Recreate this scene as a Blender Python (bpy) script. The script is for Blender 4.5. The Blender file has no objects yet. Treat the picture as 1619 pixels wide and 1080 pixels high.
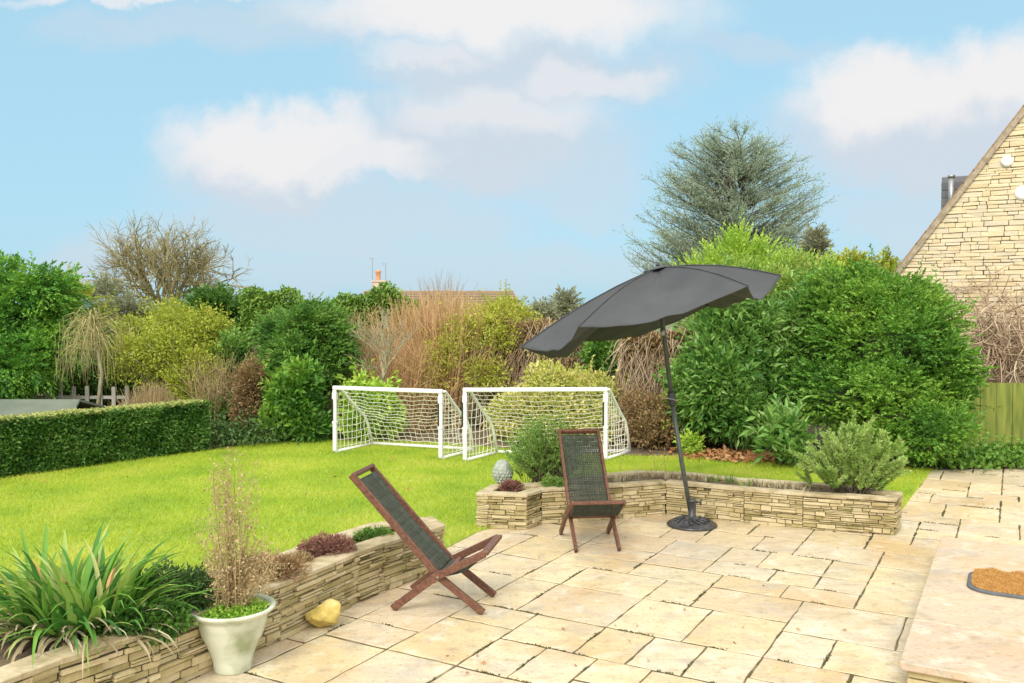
import bpy, math, random
import numpy as np
from mathutils import Vector, Matrix
C = bpy.context.scene
col = C.collection
F = 1393.0; TH = math.atan(45/1393); H = 1.8
# ---------------------------------------------------------------- camera
cd = bpy.data.cameras.new('camera'); cam = bpy.data.objects.new('camera', cd); col.objects.link(cam)
cam.location = (0, 0, H); cam.rotation_euler = (math.pi/2 - TH, 0, 0)
cd.sensor_width = 36; cd.lens = 36*F/1619; cd.clip_start = .1; cd.clip_end = 2000
C.camera = cam
# ---------------------------------------------------------------- sky, sun, exposure
SUN_EL, SUN_AZ = math.radians(42), math.radians(200)   # azimuth clockwise from +Y (camera looks +Y)
W = bpy.data.worlds.new('World'); C.world = W; W.use_nodes = True
nt = W.node_tree; N = nt.nodes; L = nt.links; N.clear()
def nd(t, **k):
    n = N.new(t)
    for a, b in k.items(): setattr(n, a, b)
    return n
out = nd('ShaderNodeOutputWorld'); bg = nd('ShaderNodeBackground'); bg.inputs[1].default_value = .1
sky = nd('ShaderNodeTexSky', sky_type='NISHITA'); sky.sun_disc = False
sky.sun_elevation = SUN_EL; sky.sun_rotation = SUN_AZ; sky.air_density = 1.0; sky.dust_density = 1.6; sky.ozone_density = 1.6
tc = nd('ShaderNodeTexCoord')
sep = nd('ShaderNodeSeparateXYZ'); L.new(tc.outputs['Generated'], sep.inputs[0])
def math_(op, a, b=None, c=None, clamp=False):
    n = nd('ShaderNodeMath', operation=op, use_clamp=clamp)
    for i, v in enumerate((a, b, c)):
        if v is None: continue
        if isinstance(v, (int, float)): n.inputs[i].default_value = v
        else: L.new(v, n.inputs[i])
    return n.outputs[0]
ay = math_('MAXIMUM', math_('ABSOLUTE', sep.outputs[1]), .05)
uu = math_('DIVIDE', sep.outputs[0], ay); vv = math_('DIVIDE', sep.outputs[2], ay)
cmb = nd('ShaderNodeCombineXYZ'); L.new(uu, cmb.inputs[0]); L.new(vv, cmb.inputs[1])
nz = nd('ShaderNodeTexNoise'); nz.inputs['Scale'].default_value = 5.5; nz.inputs['Detail'].default_value = 6; nz.inputs['Roughness'].default_value = .55
L.new(cmb.outputs[0], nz.inputs['Vector'])
nsub = nd('ShaderNodeVectorMath', operation='SUBTRACT'); L.new(nz.outputs['Color'], nsub.inputs[0]); nsub.inputs[1].default_value = (.5, .5, .5)
nsc = nd('ShaderNodeVectorMath', operation='MULTIPLY'); L.new(nsub.outputs[0], nsc.inputs[0]); nsc.inputs[1].default_value = (.2, .12, 0)
nz2 = nd('ShaderNodeTexNoise'); nz2.inputs['Scale'].default_value = 20; nz2.inputs['Detail'].default_value = 7; nz2.inputs['Roughness'].default_value = .6; L.new(cmb.outputs[0], nz2.inputs['Vector'])
ns2 = nd('ShaderNodeVectorMath', operation='SUBTRACT'); L.new(nz2.outputs['Color'], ns2.inputs[0]); ns2.inputs[1].default_value = (.5, .5, .5)
ns3 = nd('ShaderNodeVectorMath', operation='MULTIPLY'); L.new(ns2.outputs[0], ns3.inputs[0]); ns3.inputs[1].default_value = (.075, .06, 0)
na0 = nd('ShaderNodeVectorMath', operation='ADD'); L.new(cmb.outputs[0], na0.inputs[0]); L.new(nsc.outputs[0], na0.inputs[1])
nad = nd('ShaderNodeVectorMath', operation='ADD'); L.new(na0.outputs[0], nad.inputs[0]); L.new(ns3.outputs[0], nad.inputs[1])
# clouds: direction (as slope right, slope up), half sizes, softness exponent, strength; bright = lit white heap, else thin grey veil
def cloud_mask(lst):
    tot = None
    for (px, py, rx, ry, s) in lst:
        a = nd('ShaderNodeVectorMath', operation='SUBTRACT'); L.new(nad.outputs[0], a.inputs[0]); a.inputs[1].default_value = ((px-809)/F, (495-py)/F, 0)
        b = nd('ShaderNodeVectorMath', operation='MULTIPLY'); L.new(a.outputs[0], b.inputs[0]); b.inputs[1].default_value = (F/rx, F/ry, 0)
        l = nd('ShaderNodeVectorMath', operation='LENGTH'); L.new(b.outputs[0], l.inputs[0])
        mr = nd('ShaderNodeMapRange', interpolation_type='SMOOTHSTEP'); mr.inputs[1].default_value = 1.22; mr.inputs[2].default_value = .45
        mr.inputs[3].default_value = 0; mr.inputs[4].default_value = s; L.new(l.outputs['Value'], mr.inputs[0])
        tot = mr.outputs[0] if tot is None else math_('MAXIMUM', tot, mr.outputs[0])
    return tot
veil = cloud_mask([(800, 120, 290, 70, .8), (760, 230, 270, 105, .85), (440, 275, 220, 75, .85), (540, 350, 330, 70, .6), (1460, 215, 270, 110, .9),
                   (1420, 335, 170, 60, .55), (1170, 75, 200, 30, .4), (400, 50, 300, 45, .45), (170, 385, 130, 50, .55), (920, 290, 130, 70, .5), (1250,440,260,50,.45), (170,60,120,40,.35), (650, 420, 500, 60, .45),
                   (-600, 200, 500, 150, .8), (2500, 200, 600, 160, .8)])
white = cloud_mask([(780, 15, 350, 66, .95), (430, 235, 195, 60, .9), (570, 262, 130, 40, .75), (790, 185, 190, 50, .55), (1400, 155, 165, 75, .95), (1570, 130, 160, 75, .95), (240, -8, 250, 18, .7),
                    (930, 130, 110, 30, .5), (660,90,120,30,.5), (-500, 100, 400, 90, .8), (2300, 150, 400, 120, .8)])
m1 = nd('ShaderNodeMix', data_type='RGBA'); L.new(veil, m1.inputs[0]); m1.inputs[7].default_value = (3.45, 3.75, 4.15, 1)
tint = nd('ShaderNodeMix', data_type='RGBA'); tint.blend_type = 'MULTIPLY'; tint.inputs[0].default_value = 1
L.new(sky.outputs[0], tint.inputs[6]); tint.inputs[7].default_value = (1.0, 1.0, 1.0, 1)
lift = nd('ShaderNodeMix', data_type='RGBA'); lift.inputs[0].default_value = .85; L.new(tint.outputs[2], lift.inputs[6]); lift.inputs[7].default_value = (2.25, 3.8, 4.65, 1)   # thin high haze over the blue
L.new(lift.outputs[2], m1.inputs[6])
m2 = nd('ShaderNodeMix', data_type='RGBA'); L.new(white, m2.inputs[0]); L.new(m1.outputs[2], m2.inputs[6]); m2.inputs[7].default_value = (4.75, 4.65, 4.65, 1)
# added fill light: extra bright sky out of view, overhead and behind the camera
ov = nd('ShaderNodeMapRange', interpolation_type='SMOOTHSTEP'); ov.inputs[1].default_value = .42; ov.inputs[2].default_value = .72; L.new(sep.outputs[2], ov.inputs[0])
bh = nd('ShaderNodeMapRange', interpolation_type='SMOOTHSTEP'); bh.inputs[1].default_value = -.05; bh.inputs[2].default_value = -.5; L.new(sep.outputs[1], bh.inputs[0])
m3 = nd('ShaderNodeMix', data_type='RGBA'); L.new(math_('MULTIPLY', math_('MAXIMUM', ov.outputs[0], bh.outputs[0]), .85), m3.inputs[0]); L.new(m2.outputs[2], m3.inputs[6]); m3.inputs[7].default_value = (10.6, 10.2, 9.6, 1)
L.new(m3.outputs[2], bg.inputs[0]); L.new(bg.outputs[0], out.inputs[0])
sd = bpy.data.lights.new('sun', 'SUN'); sun = bpy.data.objects.new('sun', sd); col.objects.link(sun)
sd.energy = 1.5; sd.angle = math.radians(25); sd.color = (1, .94, .84)
sdir = Vector((math.sin(SUN_AZ)*math.cos(SUN_EL), math.cos(SUN_AZ)*math.cos(SUN_EL), math.sin(SUN_EL)))
sun.rotation_euler = sdir.to_track_quat('Z', 'Y').to_euler()
C.view_settings.view_transform = 'Standard'; C.view_settings.look = 'None'; C.view_settings.gamma = 1
C.view_settings.exposure = .93
# ---------------------------------------------------------------- helpers
rnd = random.Random(7); R = np.random.default_rng(7)
def ray(px, py):
    a, b = (px-809.5)/F, (540-py)/F
    return Vector((a, math.cos(TH)+b*math.sin(TH), -math.sin(TH)+b*math.cos(TH)))
def G(px, py, z=0):
    r = ray(px, py); t = (z-H)/r.z
    return Vector((r.x*t, r.y*t, z))
def at(px, py, Y):
    r = ray(px, py); t = Y/r.y
    return Vector((r.x*t, Y, H+r.z*t))
def tag(o, label=None, cat=None, group=None, kind=None):
    if label: o['label'] = label
    if cat: o['category'] = cat
    if group: o['group'] = group
    if kind: o['kind'] = kind
    return o
def empty(name, loc, label, cat, group=None, rz=0):
    o = bpy.data.objects.new(name, None); o.location = loc; o.rotation_euler.z = rz; o.empty_display_size = .1
    col.objects.link(o); return tag(o, label, cat, group)
def link(name, me, mat, parent=None, world=True):
    o = bpy.data.objects.new(name, me); col.objects.link(o)
    for m in (mat if isinstance(mat, (list, tuple)) else [mat]): me.materials.append(m)
    if parent is not None:
        o.parent = parent
        if world: o.matrix_parent_inverse = Matrix.LocRotScale(parent.location, parent.rotation_euler, parent.scale).inverted()
    return o
class MB:
    def __init__(s): s.v = []; s.f = []; s.mi = []; s.cur = 0
    def add(s, v, f):
        b = len(s.v); s.v += [tuple(p) for p in v]; s.f += [tuple(i+b for i in q) for q in f]; s.mi += [s.cur]*len(f)
    def obox(s, c, ax, ay, az, jit=0):       # centre and three half-axis vectors
        v = []
        for sz in (-1, 1):
            for sx, sy in ((-1,-1),(1,-1),(1,1),(-1,1)):
                p = Vector(c)+ax*sx+ay*sy+az*sz
                if jit: p += Vector((rnd.uniform(-jit,jit), rnd.uniform(-jit,jit), rnd.uniform(-jit,jit)))
                v.append(p)
        s.add(v, [(0,3,2,1),(4,5,6,7),(0,1,5,4),(1,2,6,5),(2,3,7,6),(3,0,4,7)])
    def box(s, x0, x1, y0, y1, z0, z1):
        s.obox(((x0+x1)/2, (y0+y1)/2, (z0+z1)/2), Vector(((x1-x0)/2,0,0)), Vector((0,(y1-y0)/2,0)), Vector((0,0,(z1-z0)/2)))
    def bar(s, a, b, w, t, up=Vector((0,0,1))):   # beam a to b; w along side vector, t along up-ish
        a = Vector(a); b = Vector(b); d = (b-a); n = d.normalized(); side = n.cross(up).normalized(); u = side.cross(n)
        s.obox((a+b)/2, d/2, side*w/2, u*t/2)
    def tube(s, pts, rad, n=6, cap=True):
        pts = [Vector(p) for p in pts]; k = len(pts)
        if not isinstance(rad, (list, tuple)): rad = [rad]*k
        vs = []; fs = []
        t0 = (pts[1]-pts[0]).normalized(); ref = Vector((0,0,1)) if abs(t0.z) < .9 else Vector((1,0,0)); u = t0.cross(ref).normalized()
        for i, p in enumerate(pts):
            t = (pts[min(i+1,k-1)]-pts[max(i-1,0)]).normalized(); u = (u-t*u.dot(t)).normalized(); w = t.cross(u)
            for j in range(n):
                a = 2*math.pi*j/n; vs.append(p+(u*math.cos(a)+w*math.sin(a))*rad[i])
        for i in range(k-1):
            for j in range(n): fs.append((i*n+j, i*n+(j+1)%n, (i+1)*n+(j+1)%n, (i+1)*n+j))
        if cap: fs.append(tuple(range(n-1,-1,-1))); fs.append(tuple((k-1)*n+j for j in range(n)))
        s.add(vs, fs)
    def lathe(s, c, prof, n=32, ecc=None):
        vs = []; fs = []; k = len(prof)
        for (r, z) in prof:
            for j in range(n):
                a = 2*math.pi*j/n; vs.append((c[0]+r*math.cos(a), c[1]+r*math.sin(a), c[2]+z))
        for i in range(k-1):
            for j in range(n): fs.append((i*n+j, i*n+(j+1)%n, (i+1)*n+(j+1)%n, (i+1)*n+j))
        fs.append(tuple(range(n-1,-1,-1))); fs.append(tuple((k-1)*n+j for j in range(n)))
        s.add(vs, fs)
    def build(s, name, mat, parent=None, bevel=0, smooth=False, seg=1):
        me = bpy.data.meshes.new(name); me.from_pydata(s.v, [], s.f); me.update()
        if isinstance(mat, (list, tuple)) and len(mat) > 1: me.polygons.foreach_set('material_index', s.mi)
        if smooth: me.polygons.foreach_set('use_smooth', [True]*len(me.polygons))
        o = link(name, me, mat, parent)
        if bevel:
            m = o.modifiers.new('bevel', 'BEVEL'); m.width = bevel; m.segments = seg; m.limit_method = 'ANGLE'
        return o
def tri_mesh(name, V, T, mat, parent=None, mi=None):
    V = np.asarray(V, np.float32); T = np.asarray(T, np.int32)
    me = bpy.data.meshes.new(name); me.vertices.add(len(V)); me.vertices.foreach_set('co', V.ravel())
    me.loops.add(T.size); me.loops.foreach_set('vertex_index', T.ravel())
    me.polygons.add(len(T)); me.polygons.foreach_set('loop_start', np.arange(0, T.size, 3, dtype=np.int32))
    if mi is not None: me.polygons.foreach_set('material_index', mi.astype(np.int32))
    me.update(calc_edges=True); me.validate()
    return link(name, me, mat, parent)
def unit(a): return a/np.maximum(np.linalg.norm(a, axis=-1, keepdims=True), 1e-9)
def leaf_geo(P, D, Lg, Wd, fold=.25, curl=.15):
    """kite leaves: P base (N,3), D direction (N,3); returns verts, tris"""
    n = len(P); D = unit(D); side = unit(np.cross(D, R.normal(size=(n,3)))); up = np.cross(side, D)
    up = np.where(up[:,2:3] < 0, -up, up)
    Lg = (np.ones(n)*Lg*R.uniform(.65, 1.25, n))[:,None]; Wd = (np.ones(n)*Wd*R.uniform(.75, 1.2, n))[:,None]
    mid = P+D*Lg*.45
    a = mid+side*Wd*.5+up*Wd*fold; b = mid-side*Wd*.5+up*Wd*fold; tip = P+D*Lg-up*Lg*curl
    V = np.stack([P, a, tip, b], 1).reshape(-1, 3); k = np.arange(n)[:,None]*4
    T = np.concatenate([k+[0,1,2], k+[0,2,3]], 1).reshape(-1, 3)
    return V, T
def merge(parts):
    Vs = []; Ts = []; b = 0
    for V, T in parts: Vs.append(V); Ts.append(T+b); b += len(V)
    return np.concatenate(Vs), np.concatenate(Ts)
def strand_geo(A, B, rad, bend=0.0, seg=3):
    """thin 3-sided tapering strands from A to B"""
    n = len(A); d = unit(B-A); u = unit(np.cross(d, R.normal(size=(n,3)))); w = np.cross(d, u)
    ln = np.linalg.norm(B-A, axis=1, keepdims=True)
    off = unit(R.normal(size=(n,3)))*ln*bend; rows = []
    rad = (np.ones(n)*rad)[:,None]
    for i in range(seg+1):
        t = i/seg; c = A+(B-A)*t+off*(4*t*(1-t)); r = rad*(1-.75*t)
        for j in range(3):
            an = 2.0944*j; rows.append(c+(u*math.cos(an)+w*math.sin(an))*r)
    V = np.stack(rows, 1).reshape(-1, 3); m = 3*(seg+1); k = np.arange(n)[:,None]*m; q = []
    for i in range(seg):
        for j in range(3):
            a = i*3+j; b = i*3+(j+1)%3; q += [[a, b, b+3], [a, b+3, a+3]]
    T = (k[:,:,None]*0+k[:,None]+np.array(q)[None].reshape(1,-1,3)).reshape(-1, 3)
    return V, T
# ---------------------------------------------------------------- materials
def new_mat(name):
    m = bpy.data.materials.new(name); m.use_nodes = True; return m, m.node_tree, m.node_tree.nodes['Principled BSDF']
def mat(name, cols, rough=.6, scale=8, nfac=.5, island=True, bump=0, bscale=60, trans=0, metal=0, detail=5, spec=.5, tcol=None):
    """colours spread by piece (random per island) and/or by noise over the object"""
    m, t, b = new_mat(name); n = t.nodes; l = t.links
    tc = n.new('ShaderNodeTexCoord'); no = n.new('ShaderNodeTexNoise'); no.inputs['Scale'].default_value = scale; no.inputs['Detail'].default_value = detail
    l.new(tc.outputs['Object'], no.inputs['Vector'])
    cr = n.new('ShaderNodeValToRGB'); e = cr.color_ramp.elements
    while len(e) < len(cols): e.new(.5)
    for i, c in enumerate(cols): e[i].position = i/max(1, len(cols)-1); e[i].color = (*c, 1)
    mr = n.new('ShaderNodeMapRange'); mr.inputs[1].default_value = .25; mr.inputs[2].default_value = .75; l.new(no.outputs[0], mr.inputs[0])
    if island:
        g = n.new('ShaderNodeNewGeometry'); mx = n.new('ShaderNodeMix'); mx.inputs[0].default_value = nfac
        l.new(g.outputs['Random Per Island'], mx.inputs[2]); l.new(mr.outputs[0], mx.inputs[3]); l.new(mx.outputs[0], cr.inputs[0])
    else: l.new(mr.outputs[0], cr.inputs[0])
    l.new(cr.outputs[0], b.inputs['Base Color']); b.inputs['Roughness'].default_value = rough; b.inputs['Metallic'].default_value = metal
    b.inputs['Specular IOR Level'].default_value = spec
    if bump:
        nb = n.new('ShaderNodeTexNoise'); nb.inputs['Scale'].default_value = bscale; nb.inputs['Detail'].default_value = 4; l.new(tc.outputs['Object'], nb.inputs['Vector'])
        bp = n.new('ShaderNodeBump'); bp.inputs['Strength'].default_value = bump; bp.inputs['Distance'].default_value = .01
        l.new(nb.outputs[0], bp.inputs['Height']); l.new(bp.outputs[0], b.inputs['Normal'])
    if trans:
        tr = n.new('ShaderNodeBsdfTranslucent'); ms = n.new('ShaderNodeMixShader'); ms.inputs[0].default_value = trans
        l.new(cr.outputs[0], tr.inputs[0]); o = n['Material Output']; l.new(b.outputs[0], ms.inputs[1]); l.new(tr.outputs[0], ms.inputs[2]); l.new(ms.outputs[0], o.inputs[0])
    return m
def leafm(name, cols, rough=.5, scale=2.6, nfac=.55, trans=.3): return mat(name, cols, rough, scale, nfac, trans=trans, spec=.4, detail=3)
M = dict(
 bark=mat('bark', [(.06,.045,.03),(.16,.12,.08)], .9, 14, island=False, bump=.6),
 bark_pale=mat('bark_pale', [(.22,.2,.12),(.4,.36,.24)], .9, 10, island=False),
 bark_moss=mat('bark_moss', [(.15,.13,.055),(.3,.27,.12),(.22,.17,.11)], .9, 6, island=False),
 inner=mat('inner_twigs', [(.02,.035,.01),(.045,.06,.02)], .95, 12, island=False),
 hedgelight=leafm('hedge_light_leaf', [(.08,.2,.03),(.2,.36,.05),(.38,.5,.1)]),
 lightleaf=leafm('light_olive_leaf', [(.1,.22,.03),(.22,.38,.05),(.38,.5,.1),(.55,.6,.22)]),
 laurel=leafm('laurel_leaf', [(.045,.14,.03),(.12,.28,.05),(.24,.43,.09),(.46,.6,.24)], .3, 1.5, .5),
 shrubr=leafm('dense_shrub_leaf', [(.035,.12,.025),(.1,.26,.035),(.22,.42,.05),(.45,.58,.1)], .5, 1.3, .6),
 yew=leafm('yew_leaf', [(.045,.13,.03),(.1,.25,.045),(.19,.36,.06),(.32,.44,.1)]),
 bright=leafm('bright_conifer_leaf', [(.03,.12,.03),(.09,.27,.04),(.22,.45,.05),(.42,.58,.1)], .5, 1.3, .55),
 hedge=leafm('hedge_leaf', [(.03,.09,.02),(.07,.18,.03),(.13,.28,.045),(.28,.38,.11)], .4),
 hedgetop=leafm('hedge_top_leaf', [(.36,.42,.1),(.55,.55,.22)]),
 olive=leafm('olive_leaf', [(.2,.27,.03),(.4,.46,.05),(.6,.6,.11)]),
 yellow=leafm('yellow_leaf', [(.22,.3,.04),(.46,.5,.06),(.66,.62,.13)]),
 varieg=leafm('variegated_leaf', [(.16,.3,.04),(.5,.56,.1),(.72,.68,.24),(.75,.6,.3)], nfac=.3),
 lime=leafm('lime_leaf', [(.16,.32,.04),(.42,.62,.07),(.62,.75,.16)]),
 cedar=leafm('cedar_needle', [(.2,.27,.19),(.36,.44,.31),(.55,.62,.47)], .6),
 farcon=leafm('far_conifer_leaf', [(.24,.27,.15),(.42,.42,.26)]),
 beech=leafm('brown_leaf', [(.13,.075,.035),(.27,.17,.08),(.42,.3,.14),(.3,.26,.1)], .8, nfac=.4),
 orange=mat('orange_stem', [(.4,.22,.09),(.6,.38,.18),(.72,.54,.3)], .8, 1.5, .4),
 tan=mat('tan_stem', [(.27,.18,.08),(.46,.34,.17),(.62,.52,.3)], .85, 3, .3),
 vine=mat('vine_stem', [(.26,.17,.11),(.48,.36,.24),(.72,.6,.44)], .85, 3, .3),
 brownstem=mat('brown_stem', [(.2,.12,.06),(.38,.24,.13),(.5,.36,.2)], .85, 3, .3),
 weep=mat('weeping_twig', [(.3,.27,.1),(.5,.45,.2)], .85, 3, .3),
 rosemary=leafm('rosemary_needle', [(.14,.3,.05),(.3,.48,.1),(.5,.64,.2),(.66,.72,.38)], .5, 4),
 rosemary2=leafm('bushy_herb_leaf', [(.1,.23,.05),(.24,.42,.08),(.46,.6,.18)], .5, 4),
 ground=leafm('groundcover_leaf', [(.06,.16,.03),(.14,.3,.04),(.28,.42,.06)], .5, 8),
 potgreen=leafm('pot_leaf', [(.16,.36,.04),(.32,.55,.06),(.55,.72,.14)], .5, 8),
 boxy=leafm('small_dark_leaf', [(.03,.09,.02),(.08,.16,.04),(.19,.26,.08)], .45, 6),
 heather=mat('heather_shoot', [(.16,.06,.05),(.3,.14,.11),(.42,.26,.15)], .9, 9, .4),
 heatherb=mat('brown_heather_shoot', [(.26,.15,.07),(.42,.27,.13),(.5,.38,.2)], .9, 9, .4),
 strap=leafm('strap_leaf', [(.04,.15,.03),(.09,.26,.035),(.18,.38,.05),(.34,.48,.1),(.55,.55,.24)], .6, 2, .15),
 deadstrap=mat('dead_leaf', [(.2,.15,.08),(.4,.34,.2),(.58,.54,.38)], .8, 6, .2),
 redstem=mat('red_leaf', [(.3,.05,.03),(.5,.12,.04)], .7, 6, .2),
 grass=leafm('grass_blade', [(.17,.31,.02),(.36,.51,.035),(.55,.62,.06),(.7,.62,.19)], .6, 1.3, .65, .4),
 soil=mat('soil', [(.05,.035,.02),(.13,.09,.055),(.22,.17,.1)], .95, 7, island=False, bump=.8, bscale=40),
 litter=mat('fallen_leaf', [(.22,.08,.03),(.42,.2,.07),(.5,.32,.16)], .9, 5, .2),
 iron=mat('cast_iron', [(.03,.03,.032),(.08,.08,.085)], .38, 30, island=False, metal=.3),
 pole=mat('grey_pole', [(.035,.045,.04),(.07,.08,.07)], .45, 20, island=False),
 canopy=mat('charcoal_canvas', [(.048,.052,.057),(.07,.075,.08)], .85, 3, island=False, bump=.15, bscale=900),
 white=mat('white_plastic', [(.74,.74,.72),(.84,.84,.83)], .4, 6, island=False),
 black=mat('black_plastic', [(.02,.02,.02),(.04,.04,.04)], .5, 6, island=False),
 net=mat('net_cord', [(.68,.66,.55),(.82,.8,.7)], .8, 6, island=False),
 rope=mat('dark_green_rope', [(.02,.028,.02),(.045,.055,.04),(.08,.09,.065)], .8, 30, .4),
 felt=mat('roofing_felt', [(.09,.115,.085),(.15,.175,.13)], .9, 3, island=False, bump=.3),
 brick=mat('chimney_brick', [(.45,.36,.28),(.6,.5,.42)], .9, 5, island=False),
 terracotta=mat('terracotta', [(.5,.2,.09),(.62,.3,.15)], .8, 6, island=False),
 tile=mat('roof_tile', [(.2,.13,.07),(.32,.22,.13),(.26,.2,.12)], .9, 4, .5),
 slate=mat('slate', [(.08,.085,.095),(.16,.165,.18)], .6, 3, .3),
 metal=mat('grey_metal', [(.25,.26,.27),(.4,.41,.42)], .4, 8, island=False, metal=.6),
 housemortar=mat('house_mortar', [(.5,.41,.26),(.6,.5,.34)], .95, 8, island=False),
 mortar=mat('mortar', [(.3,.24,.14),(.45,.37,.24)], .95, 8, island=False, bump=.5),
 moss=mat('joint_moss', [(.03,.04,.012),(.09,.09,.03),(.2,.19,.07)], .95, 6, .5),
 field=mat('field_grass', [(.07,.1,.03),(.16,.19,.06)], .95, 3, island=False),
 joint=mat('paving_joint', [(.04,.035,.015),(.1,.08,.035),(.3,.24,.13)], .95, 7, island=False, detail=8),
 dirtmortar=mat('earth_gap', [(.05,.045,.02),(.13,.11,.05)], .95, 8, island=False),
 stone=mat('wall_stone', [(.11,.11,.035),(.25,.21,.08),(.42,.34,.17),(.54,.45,.27),(.36,.3,.13),(.19,.19,.055)], .85, 4, .55, bump=.7, bscale=45),
 cope=mat('coping_stone', [(.16,.15,.06),(.36,.29,.16),(.5,.42,.27),(.56,.49,.34)], .85, 9, .75, bump=.8, bscale=40),
 housestone=mat('house_stone', [(.52,.42,.25),(.6,.49,.3),(.66,.56,.37),(.58,.51,.38),(.62,.5,.29)], .9, 2.5, .45, bump=.6, bscale=25),
 rock=mat('yellow_rock', [(.3,.22,.06),(.6,.46,.12),(.72,.6,.28)], .85, 9, island=False, bump=.8, bscale=30),
 coir=mat('coir', [(.4,.19,.05),(.65,.36,.1),(.78,.5,.2)], .95, 30, .3),
 rubber=mat('grey_rubber', [(.07,.08,.09),(.12,.13,.14)], .6, 20, island=False),
 picket=mat('pale_paint', [(.4,.4,.34),(.55,.55,.48)], .7, 6, island=False),
 statue=mat('grey_stone', [(.26,.3,.25),(.5,.53,.46)], .9, 30, island=False, bump=1, bscale=70),
)
def wood_mat(name, cols, rough, sc=(3,3,40)):
    m, t, b = new_mat(name); n = t.nodes; l = t.links
    tc = n.new('ShaderNodeTexCoord'); mp = n.new('ShaderNodeMapping'); mp.inputs['Scale'].default_value = sc
    no = n.new('ShaderNodeTexNoise'); no.inputs['Scale'].default_value = 2; no.inputs['Detail'].default_value = 6; cr = n.new('ShaderNodeValToRGB')
    e = cr.color_ramp.elements; e[0].position = .3; e[0].color = (*cols[0],1); e[1].position = .7; e[1].color = (*cols[1],1)
    l.new(tc.outputs['Object'], mp.inputs[0]); l.new(mp.outputs[0], no.inputs['Vector']); l.new(no.outputs[0], cr.inputs[0]); l.new(cr.outputs[0], b.inputs['Base Color'])
    b.inputs['Roughness'].default_value = rough; return m
M['teak'] = wood_mat('red_brown_wood', [(.07,.03,.02),(.19,.08,.045)], .5, (30,30,30))
M['fence'] = wood_mat('fence_board', [(.12,.085,.05),(.24,.17,.1)], .85, (14,14,1.2))
M['fencegreen'] = wood_mat('mossy_fence_board', [(.1,.14,.02),(.25,.28,.05)], .85, (9,9,1))
M['verge'] = wood_mat('verge_board', [(.24,.19,.13),(.42,.35,.26)], .85, (6,6,6))
def slab_mat(name='sandstone_slab', cols=None):
    m, t, b = new_mat(name); n = t.nodes; l = t.links
    tc = n.new('ShaderNodeTexCoord'); g = n.new('ShaderNodeNewGeometry')
    cr = n.new('ShaderNodeValToRGB'); e = cr.color_ramp.elements
    cols = cols or [(.57,.44,.24),(.62,.51,.31),(.65,.55,.35),(.57,.48,.35),(.67,.58,.36),(.57,.44,.28),(.61,.54,.39),(.61,.49,.27),(.61,.5,.34)]
    while len(e) < len(cols): e.new(.5)
    for i, c in enumerate(cols): e[i].position = i/len(cols); e[i].color = (*c,1)
    l.new(g.outputs['Random Per Island'], cr.inputs[0])
    def noise(scale, lo, hi, detail=5, warp=0):
        no = n.new('ShaderNodeTexNoise'); no.inputs['Scale'].default_value = scale; no.inputs['Detail'].default_value = detail; no.inputs['Distortion'].default_value = warp
        l.new(tc.outputs['Object'], no.inputs['Vector']); mr = n.new('ShaderNodeMapRange'); mr.inputs[1].default_value = lo; mr.inputs[2].default_value = hi; l.new(no.outputs[0], mr.inputs[0]); return mr.outputs[0]
    def mix(fac, a, colr, amt):
        mu = n.new('ShaderNodeMath'); mu.operation = 'MULTIPLY'; mu.inputs[1].default_value = amt; l.new(fac, mu.inputs[0])
        mx = n.new('ShaderNodeMix'); mx.data_type = 'RGBA'; l.new(mu.outputs[0], mx.inputs[0]); l.new(a, mx.inputs[6]); mx.inputs[7].default_value = (*colr,1); return mx.outputs[2]
    mp = n.new('ShaderNodeMapping'); mp.inputs['Rotation'].default_value = (0,0,.52); mp.inputs['Scale'].default_value = (2.2,9,1); l.new(tc.outputs['Object'], mp.inputs[0])
    ns = n.new('ShaderNodeTexNoise'); ns.inputs['Scale'].default_value = 1.6; ns.inputs['Detail'].default_value = 9; ns.inputs['Distortion'].default_value = 1.2; l.new(mp.outputs[0], ns.inputs['Vector'])
    nm = n.new('ShaderNodeMapRange'); nm.inputs[1].default_value = .48; nm.inputs[2].default_value = .7; l.new(ns.outputs[0], nm.inputs[0])
    c = mix(noise(.9, .5, .66, 7, 1.2), cr.outputs[0], (.5,.31,.12), .55)     # iron staining
    c = mix(nm.outputs[0], c, (.5,.36,.2), .55)                              # riven bands
    c = mix(noise(3.5, .5, .68, 9, .6), c, (.43,.37,.3), .5)
    c = mix(noise(11, .55, .72, 9), c, (.3,.25,.15), .5)
    c = mix(noise(6, .56, .7, 9, .4), c, (.72,.66,.54), .5)
    c = mix(noise(45, .56, .7, 6), c, (.22,.18,.1), .5)
    c = mix(noise(2.2, .56, .7, 9, 2), c, (.36,.33,.28), .45)
    l.new(c, b.inputs['Base Color'])
    rr = noise(2.2, .35, .65); mr = n.new('ShaderNodeMapRange'); mr.inputs[3].default_value = .32; mr.inputs[4].default_value = .65; l.new(rr, mr.inputs[0]); l.new(mr.outputs[0], b.inputs['Roughness'])
    nb = n.new('ShaderNodeTexNoise'); nb.inputs['Scale'].default_value = 9; nb.inputs['Detail'].default_value = 9; nb.inputs['Roughness'].default_value = .65; l.new(tc.outputs['Object'], nb.inputs['Vector'])
    bp = n.new('ShaderNodeBump'); bp.inputs['Strength'].default_value = .7; bp.inputs['Distance'].default_value = .014; l.new(nb.outputs[0], bp.inputs['Height']); l.new(bp.outputs[0], b.inputs['Normal'])
    return m
M['slab'] = slab_mat(); M['stepslab'] = slab_mat('step_sandstone', [(.52,.38,.27),(.56,.42,.31),(.57,.44,.31)])
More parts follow.
